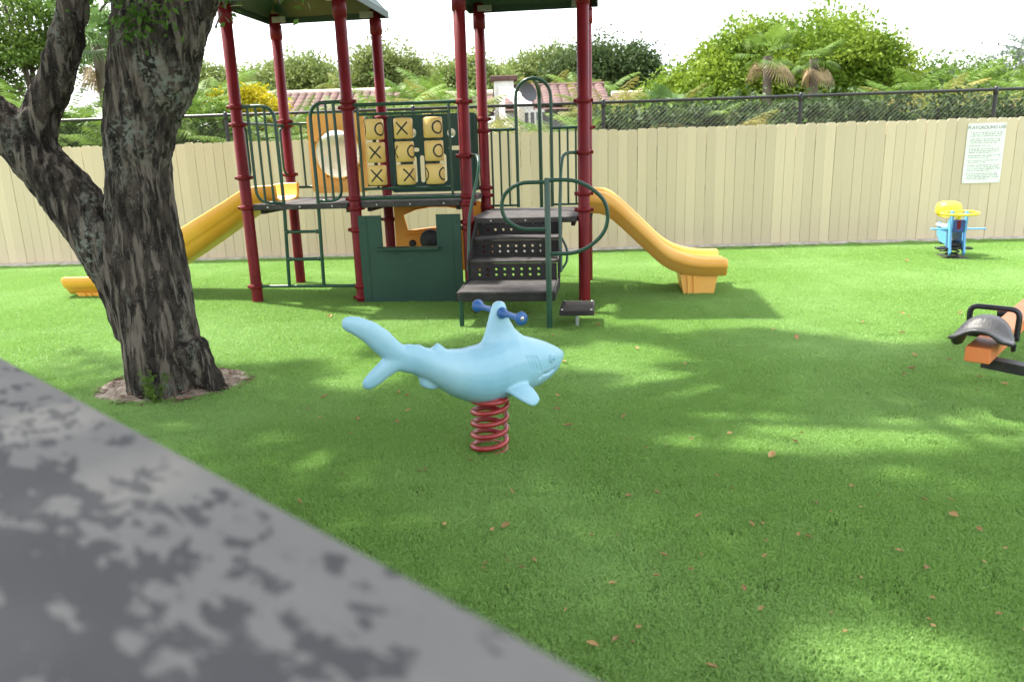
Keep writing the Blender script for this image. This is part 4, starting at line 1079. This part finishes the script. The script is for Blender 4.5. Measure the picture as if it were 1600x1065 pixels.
bgtree('broadleaf_tree', 'mid green leafy tree between the two roofed towers', 36, [(600, 118, 36, 34), (628, 128, 26, 32), (575, 140, 28, 30), (650, 145, 30, 25)], LF_OLIVE, 95, 260, .17, .58, 35)
bgtree('broadleaf_tree', 'small olive tree behind the second tower', 40, [(690, 130, 35, 24), (730, 125, 36, 28), (765, 140, 30, 24)], LF_OLIVE, 75, 260, .18, .60, 36)
bgtree('broadleaf_tree', 'tall dark feathery tree spreading behind the forked limb', 22, [(20, 30, 70, 55), (60, 85, 50, 35), (-40, 90, 70, 60), (110, 30, 40, 30), (0, 150, 40, 30), (150, 60, 35, 30)], LF_MID, 90, 200, .13, .40, 37)
bgtree('broadleaf_tree', 'pale leafy tree behind the thick trunk', 32, [(300, 150, 45, 30), (340, 140, 40, 30), (270, 120, 45, 35), (210, 120, 50, 50)], LF_OLIVE, 150, 90, .18, .36, 38)
bgtree('flowering_shrub', 'rounded golden yellow shrub above the fence beside the red post', 17, [(400, 150, 24, 14), (378, 170, 26, 26), (425, 170, 16, 14), (390, 190, 50, 30), (345, 170, 20, 20)], LF_YEL, 150, 60, .085, .13, 39, cat='shrub')
bgtree('broadleaf_tree', 'thin wispy grey green treetop beyond the palms by the sign', 34, [(1575, 105, 28, 30), (1600, 85, 20, 28), (1555, 130, 25, 16), (1610, 130, 25, 25)], LF_WISP, 60, 30, .20, .5, 40)
bgtree('broadleaf_tree', 'mid green bushy tree filling the gap behind the right hand palms', 27, [(1420, 140, 45, 28), (1490, 135, 55, 26), (1560, 140, 50, 28), (1630, 135, 50, 30), (1450, 175, 60, 30), (1560, 180, 70, 30)], LF_MID, 150, 200, .14, .46, 41)
sh_px = [(1015, 195, 40, 26), (1095, 190, 42, 30), (1165, 188, 40, 30), (1240, 185, 42, 30), (1320, 183, 42, 30), (1400, 180, 42, 30), (1480, 178, 40, 30), (1560, 175, 42, 30), (640, 205, 45, 22), (560, 205, 40, 24), (335, 205, 38, 35), (130, 215, 45, 40), (30, 220, 50, 45), (240, 210, 45, 40), (700, 205, 30, 20), (950, 195, 30, 22)]
for k, b in enumerate(sh_px):
    dark = b[0] > 1080 or k % 3 == 0
    bgtree('shrub', ('dark' if dark else 'mid green') + ' leafy shrub by the wire fence ' + where(b[0]), 14.4 + .5*(k % 3), [b, (b[0], b[1]+45, b[2]*1.1, b[3]*1.2)],
           LF_DARK if dark else LF_MID, 46, 42, .13, .20, 60+k, group=('dark' if dark else 'green') + ' shrubs ' + where(b[0]), cat='shrub')

# ---- palms
def frond_mesh(g, length, arch, nl, ll, droop, width=.035):
    """one pinnate frond in the x-z plane: rachis and leaflets"""
    ts = np.linspace(0, 1, 14); ang = arch*ts; x = np.concatenate([[0], np.cumsum(np.cos(1.25-ang[:-1])*length/13)]); z = np.concatenate([[0], np.cumsum(np.sin(1.25-ang[:-1])*length/13)])
    V = []; Q = []
    def quad(a, b, c, d): k = len(V); V.extend([a, b, c, d]); Q.append((k, k+1, k+2, k+3))
    for i in range(13):
        w = .014*(1-i/14); quad((x[i], -w, z[i]), (x[i+1], -w, z[i+1]), (x[i+1], w, z[i+1]), (x[i], w, z[i]))
    for k in range(nl):
        t = .16 + .84*k/nl; i = t*13; j = min(int(i), 12); f = i-j; px = x[j]*(1-f)+x[j+1]*f; pz = z[j]*(1-f)+z[j+1]*f
        tx, tz = x[j+1]-x[j], z[j+1]-z[j]; n_ = math.hypot(tx, tz); tx, tz = tx/n_, tz/n_
        L = ll*math.sin(PI*min(1, .18+t*.80))**.7*g.uniform(.85, 1.1)
        for sgn in (-1, 1):
            d = np.array([tx*.62, sgn*.70, tz*.62-droop*g.uniform(.6, 1.3)]); d /= np.linalg.norm(d)
            p = np.array([px, 0, pz]); m_ = p+d*L*.5+np.array([0, 0, .04*L]); e = p+d*L-np.array([0, 0, .15*L]); w = np.array([tx, 0, tz])*width*.5
            quad(tuple(p), tuple(m_-w), tuple(e), tuple(m_+w))
    return np.array(V), np.array(Q)
def palm_mesh(seed, nf, length, stems, stem_h, spread):
    """fronds of a clumping palm: list of (verts, quads) for fronds and stems"""
    g = np.random.default_rng(seed); FV, FQ, off = [], [], 0; mb = MB()
    for s in range(stems):
        a0 = g.uniform(0, 2*PI); r0_ = g.uniform(.1, 1)*spread; h = stem_h*g.uniform(.65, 1.1); bx, by_ = math.cos(a0)*r0_, math.sin(a0)*r0_
        tx, ty = bx*1.5, by_*1.5
        mb.tube([(bx*.5, by_*.5, -.05), (bx, by_, h*.5), (tx, ty, h)], [.06, .05, .035], 7)
        for k in range(nf):
            V, Q = frond_mesh(g, length*g.uniform(.75, 1.15), g.uniform(.9, 2.1), 34, length*.24, .35)
            az_ = a0*0 + 2*PI*k/nf + g.uniform(-.3, .3); c, s_ = math.cos(az_), math.sin(az_)
            R_ = np.array([[c, -s_, 0], [s_, c, 0], [0, 0, 1]]); FV.append(V @ R_.T + np.array([tx, ty, h*g.uniform(.93, 1.02)])); FQ.append(Q+off); off += len(V)
    return np.concatenate(FV), np.concatenate(FQ), mb
STEMY = mat('yellow_green_palm_stem', (.20, .21, .06), (.30, .27, .10), 8, .6)
variants = []
for k in range(4):
    V, Q, mb = palm_mesh(200+k, 7, 1.9, 4, 2.3, .45)
    variants.append((V, Q, mb.mesh('stems', STEMY)))
fm = {}
def palm(u, v_top, Y, kind, var, h=None):
    """clumping palm whose top reaches the pixel row v_top"""
    p = W(u, v_top, Y); lm, lab, grp = {'g': (LF_PALM, 'bright green arching feather palm', 'green feather palms'),
        'y': (LF_PALMY, 'yellowing orange tinted feather palm', 'yellowing feather palms')}[kind]
    V, Q, sm_ = variants[var]; 
    if (var, kind) not in fm: fm[var, kind] = fast_mesh('fronds', V, Q, lm)
    t = empty('feather_palm', (p[0], Y, 0), rnd.uniform(0, 2*PI), lab + ' ' + where(u), 'palm', grp + ' ' + where(u)); s_ = p[2]/(V[:, 2].max()-.1); t.scale = (max(.8, min(1.2, s_)),)*2 + (s_,)
    link('fronds', fm[var, kind], t); link('stems', sm_, t); return t
for u, v, Y, kd in ((120, 128, 16, 'g'), (60, 150, 15.5, 'g'), (15, 95, 17, 'g'), (150, 150, 15, 'g'), (330, 112, 18, 'g'), (300, 150, 15.5, 'g'), (445, 185, 14.8, 'g'), (500, 128, 38, 'g'), (530, 165, 16, 'y'), (570, 105, 36, 'y'), (610, 140, 19, 'g'),
                    (650, 118, 22, 'g'), (680, 135, 18, 'y'), (700, 108, 24, 'g'), (745, 180, 15, 'y'), (782, 182, 14.8, 'y'), (862, 120, 36, 'y'), (895, 172, 15, 'y'), (905, 112, 34, 'g'), (935, 130, 22, 'y'), (965, 165, 15.5, 'g'),
                    (1000, 150, 17, 'g'), (1030, 140, 20, 'y'), (1050, 165, 15.5, 'g'), (1085, 145, 18, 'g'), (1110, 175, 15, 'y'), (1410, 120, 21, 'g'), (1445, 108, 20, 'g'), (1470, 125, 18, 'y'), (1500, 102, 20, 'g'), (1535, 104, 21, 'g'), (1560, 118, 18, 'y'),
                    (1590, 110, 20, 'g'), (1625, 120, 18, 'g'), (1520, 140, 16.5, 'y'), (1430, 150, 16.5, 'g'), (1200, 165, 17, 'g'), (1290, 168, 17, 'g'), (860, 185, 14.6, 'g'), (600, 180, 14.8, 'y'), (565, 150, 20, 'g'), (430, 158, 17, 'g'), (655, 150, 20, 'y')):
    palm(u, v, Y, kd, rnd.randrange(4))
# tall cabbage palms with hanging dead fronds in front of the lime tree, and a fan palm on the left
def fan_palm(u, v_crown, Y, label, lm, nfan, rad, dead, seed, trunk_r=.12):
    p = W(u, v_crown, Y); g = np.random.default_rng(seed); t = empty('fan_palm', (p[0], Y, 0), 0, label, 'palm'); h = p[2]
    MB().tube([(0, 0, -.05), (.05, 0, h*.5), (0, 0, h)], [trunk_r*1.2, trunk_r, trunk_r*.9], 10).obj('trunk', BARK_T, t)
    def fans(n, e0_, e1_, m_, nm):
        VV, QQ, off = [], [], 0
        for k in range(n):
            az_ = g.uniform(0, 2*PI); el = g.uniform(e0_, e1_); d = np.array([math.cos(az_)*math.cos(el), math.sin(az_)*math.cos(el), math.sin(el)]); s_ = np.array([-math.sin(az_), math.cos(az_), 0]); n_ = np.cross(d, s_)
            st_ = rad*g.uniform(.5, .8); c = d*st_; r_ = rad*g.uniform(.6, .9)
            V = [np.zeros(3)-s_*.012, c-s_*.012, c+s_*.012, np.zeros(3)+s_*.012]; Q = [(0, 1, 2, 3)]
            for q in range(22):
                a = -1.9+3.8*q/21; e = d*math.cos(a)+s_*math.sin(a); w = np.cross(e, n_); tip = c+e*r_*(1-.12*abs(a))-np.array([0, 0, .22*r_]); m2 = c+e*r_*.55+n_*.02; i = len(V)
                V += [c, m2-w*.024*rad, tip, m2+w*.024*rad]; Q.append((i, i+1, i+2, i+3))
            VV.append(np.array(V)+np.array([0, 0, h])); QQ.append(np.array(Q)+off); off += len(V)
        link(nm, fast_mesh(nm, np.concatenate(VV), np.concatenate(QQ), m_), t)
    fans(nfan, -.5, 1.3, lm, 'fronds')
    if dead: fans(dead, -1.5, -.45, LF_DEAD, 'dead_fronds')
fan_palm(150, 70, 17, 'big fan palm with drooping fronds seen between limb and trunk', LF_FAN, 22, .80, 4, 301)
fan_palm(1200, 88, 20.5, 'cabbage palm with hanging brown fronds in front of the lime green tree', LF_PALM, 14, .70, 5, 302)
fan_palm(1272, 92, 21.0, 'cabbage palm with few brown fronds beside a taller shaggy palm', LF_PALM, 12, .62, 4, 303)
fan_palm(1040, 172, 15.2, 'low fan palm with drooping fronds growing close behind the chain link fence', LF_FAN, 16, .5, 4, 304)

# ---- houses
def house(name, label, x0, x1, Y0, Y1, eave, ridge, parts):
    h = empty(name, ((x0+x1)/2, Y0, 0), 0, label, 'house'); cx, w = (x0+x1)/2, (x1-x0)/2
    MB().box((-w+.3, .35, -.05), (w-.3, Y1-Y0-.35, eave)).obj('wall', WALLG, h)
    D_ = Y1-Y0; rf = MB().add([(-w, 0, eave-.02), (w, 0, eave-.02), (w, D_, eave-.02), (-w, D_, eave-.02), (-w, D_/2, ridge-.05), (w, D_/2, ridge-.05)], [(0, 1, 5, 4), (2, 3, 4, 5), (1, 2, 5), (3, 0, 4), (3, 2, 1, 0)]).obj('roof', TILE, h)
    sl = math.hypot(D_/2, ridge-eave); ang = math.atan2(ridge-eave, D_/2); nrow = int(sl/.38); ncol = int(2*w/.30)
    nrow = max(1, min(nrow, 300//ncol))
    vs = []; fs = []
    for i in range(2):
        for q in range(7):
            a = PI*q/6; vs.append((-.145*math.cos(a), i*.40, .075*math.sin(a)*(1-.12*i)))
    for q in range(6): fs.append((q, q+1, q+8, q+7))
    tm = MB().add(vs, fs, 0, True).mesh('tile', TILE)
    for r_ in range(nrow):                                # barrel tiles of the upper courses, the ones seen above the fence
        for c_ in range(ncol):
            k = (sl/.38 - 1 - r_)*.38
            link('tile', tm, rf, (-w+.15+c_*.30, k*math.cos(ang), eave+k*math.sin(ang)+.004), (ang, 0, 0))
    MB().tube([(-w, D_/2, ridge), (w, D_/2, ridge)], .11, 8).obj('ridge_cap', TRIM if 'cream' in parts else TILE, rf)
    return h
def xy(u, v, Y): w = W(u, v, Y); return w[0], w[2]
xa, zr = xy(405, 147, 30); xb, _ = xy(650, 147, 30); _, ze = xy(500, 192, 27)
house('tiled_house', 'long low house with brown tiled roof and pale ridge behind the first tower', xa, xb, 27.5, 33, ze, zr, ('cream',))
xa, zr = xy(788, 137, 26.5); xb, _ = xy(945, 137, 26.5); _, ze = xy(850, 170, 24)
h2 = house('tiled_house', 'house with pinkish red tiled roof, white stepped gable and chimney seen through the arch', xa, xb, 24, 29.5, ze, zr, ())
def hl(u, v, Y): w = W(u, v, Y); return (w[0]-(xa+xb)/2, w[1]-24, w[2])
# white parapet gable running down the left end, with a chimney
p1, p2, p3 = hl(786, 134, 26.2), hl(812, 152, 24.6), hl(822, 164, 23.8)
p0 = hl(783, 134, 27.0); cop = [p0, p1, p2, p3]; vs = []
for x, y, z in cop: vs += [(x-.22, y, z), (x+.22, y, z), (x+.22, y, 0), (x-.22, y, 0)]
fs = [(0, 3, 2, 1), (12, 13, 14, 15)] + [(4*i+a_, 4*i+(a_+1) % 4, 4*i+4+(a_+1) % 4, 4*i+4+a_) for i in range(3) for a_ in range(4)]
gb = MB().add(vs, fs).obj('parapet', WALLW, h2)
MB().bbox((p1[0]-.30, p1[1]-.1, 1.0), (p1[0]+.35, p1[1]+.5, p1[2]+.15), .02).obj('chimney', WALLW, gb)
MB().bbox((p1[0]-.42, p1[1]-.22, p1[2]+.15), (p1[0]+.47, p1[1]+.62, p1[2]+.30), .02).obj('chimney_cap', TILE, gb)
q1, q2 = hl(818, 176, 23.4), hl(846, 200, 23.4)
wf = MB().box((q1[0], q1[1], q2[2]), (q2[0], q1[1]+.06, q1[2])).obj('window', GLASS, h2)
for k in range(4): x = q1[0]+(q2[0]-q1[0])*k/3; MB().box((x-.03, q1[1]-.04, q2[2]), (x+.03, q1[1]+.02, q1[2])).obj('mullion', WALLW, wf)
MB().box((q1[0]-.1, q1[1]-.05, q1[2]-.005), (q2[0]+.1, q1[1]+.08, q1[2]+.07)).obj('window_head', WALLW, wf)
c1 = hl(814, 170, 23.0); MB().tube([(c1[0], c1[1], -.05), (c1[0], c1[1], c1[2])], .11, 10).obj('column', TRIM, h2)
dpos = hl(822, 147, 23.6); ds = MB().lathe([(0, .0), (.12, .02), (.24, .08), (.30, .13)], 20).obj('satellite_dish', DISH, h2, dpos, (math.radians(70), 0, .6))
MB().tube([(0, 0, .0), (0, .05, -.5)], .02, 6).obj('dish_mast', BLKMETAL, ds)
xa2, zr2 = xy(690, 148, 27.5); xb2, _ = xy(786, 148, 27.5); _, ze2 = xy(750, 172, 25.2)
house('tiled_house', 'lower brown tiled wing with pale ridge beside the white gable', xa2, xb2-.35, 25.2, 30, ze2, zr2, ('cream',))
xa3, zr3 = xy(958, 146, 30); xb3, _ = xy(1060, 146, 30); _, ze3 = xy(990, 165, 28)
house('tiled_house', 'distant flat toned tiled house half hidden behind green palms', xa3, xb3, 28, 33, ze3, zr3, ('cream',))

# ================================================================== FALLEN LEAVES
lm_ = []
for k in range(5):
    r_ = random.Random(k); cu = r_.uniform(.15, .45); L_, w_ = 1.0, r_.uniform(.34, .55); vs = []; fs = []
    for i in range(7):
        t = i/6; ww = w_*math.sin(PI*min(1, max(.02, t)))**.8*.5; zc = cu*(t-.5)**2*1.6
        for s_ in (-1, -.5, 0, .5, 1): vs.append(((t-.5)*L_, s_*ww, zc+abs(s_)**1.5*ww*.75*r_.uniform(.7, 1.3)))
    for i in range(6):
        for j in range(4): fs.append((i*5+j, (i+1)*5+j, (i+1)*5+j+1, i*5+j+1))
    mbl = MB().add(vs, fs, 0, True); mbl.tube([(-.5, 0, cu*.4), (-.68, .02, cu*.4+.06)], .015, 4); lm_.append(mbl.mesh('fallen_leaf', DRYLEAF))
spots = [(962, 1000, 17), (925, 1008, 16), (988, 1005, 11), (1112, 1042, 14), (1205, 712, 13), (975, 652, 8), (888, 666, 12), (790, 823, 11), (770, 830, 10), (695, 820, 9), (835, 877, 8), (815, 888, 7), (1038, 869, 11), (1026, 902, 9), (956, 913, 9), (1163, 920, 9),
         (1195, 871, 9), (1262, 840, 10), (1248, 836, 8), (1490, 806, 13), (1405, 862, 10), (1446, 888, 12), (1092, 808, 10), (982, 777, 9), (923, 836, 7), (1174, 820, 9), (1242, 690, 8), (1530, 828, 9), (756, 890, 8), (664, 735, 7), (735, 720, 6), (655, 738, 8), (800, 770, 7), (1080, 890, 7), (1345, 905, 8), (1300, 960, 8), (1560, 960, 9),
         (1416, 408, 10), (620, 660, 8), (560, 655, 7), (480, 640, 6), (1010, 700, 6), (870, 640, 7), (1120, 745, 7), (1330, 760, 6), (1570, 602, 8), (1530, 590, 7), (1070, 570, 5), (905, 500, 5), (1500, 490, 6)]
for k in range(70): spots.append((rnd.uniform(430, 1600), 480 + 560*rnd.random()**1.4, rnd.uniform(4, 9)))
for u, v, px in spots:
    if (v-555) > (u)*510/960-8: continue
    p = G(u, v, .024); d = p[1]*1.05; s_ = max(.020, min(.08, px*d/F_PX*1.55))
    o = link('fallen_leaf', lm_[rnd.randrange(5)], None, (p[0], p[1], .027 + rnd.uniform(0, .006)), (rnd.uniform(-.5, .5), rnd.uniform(-.4, .4), rnd.uniform(0, 2*PI)))
    o.scale = (s_, s_, s_); tag(o, 'small curled dry brown leaf lying on the green turf', 'leaf', 'dry leaves fallen on the turf')
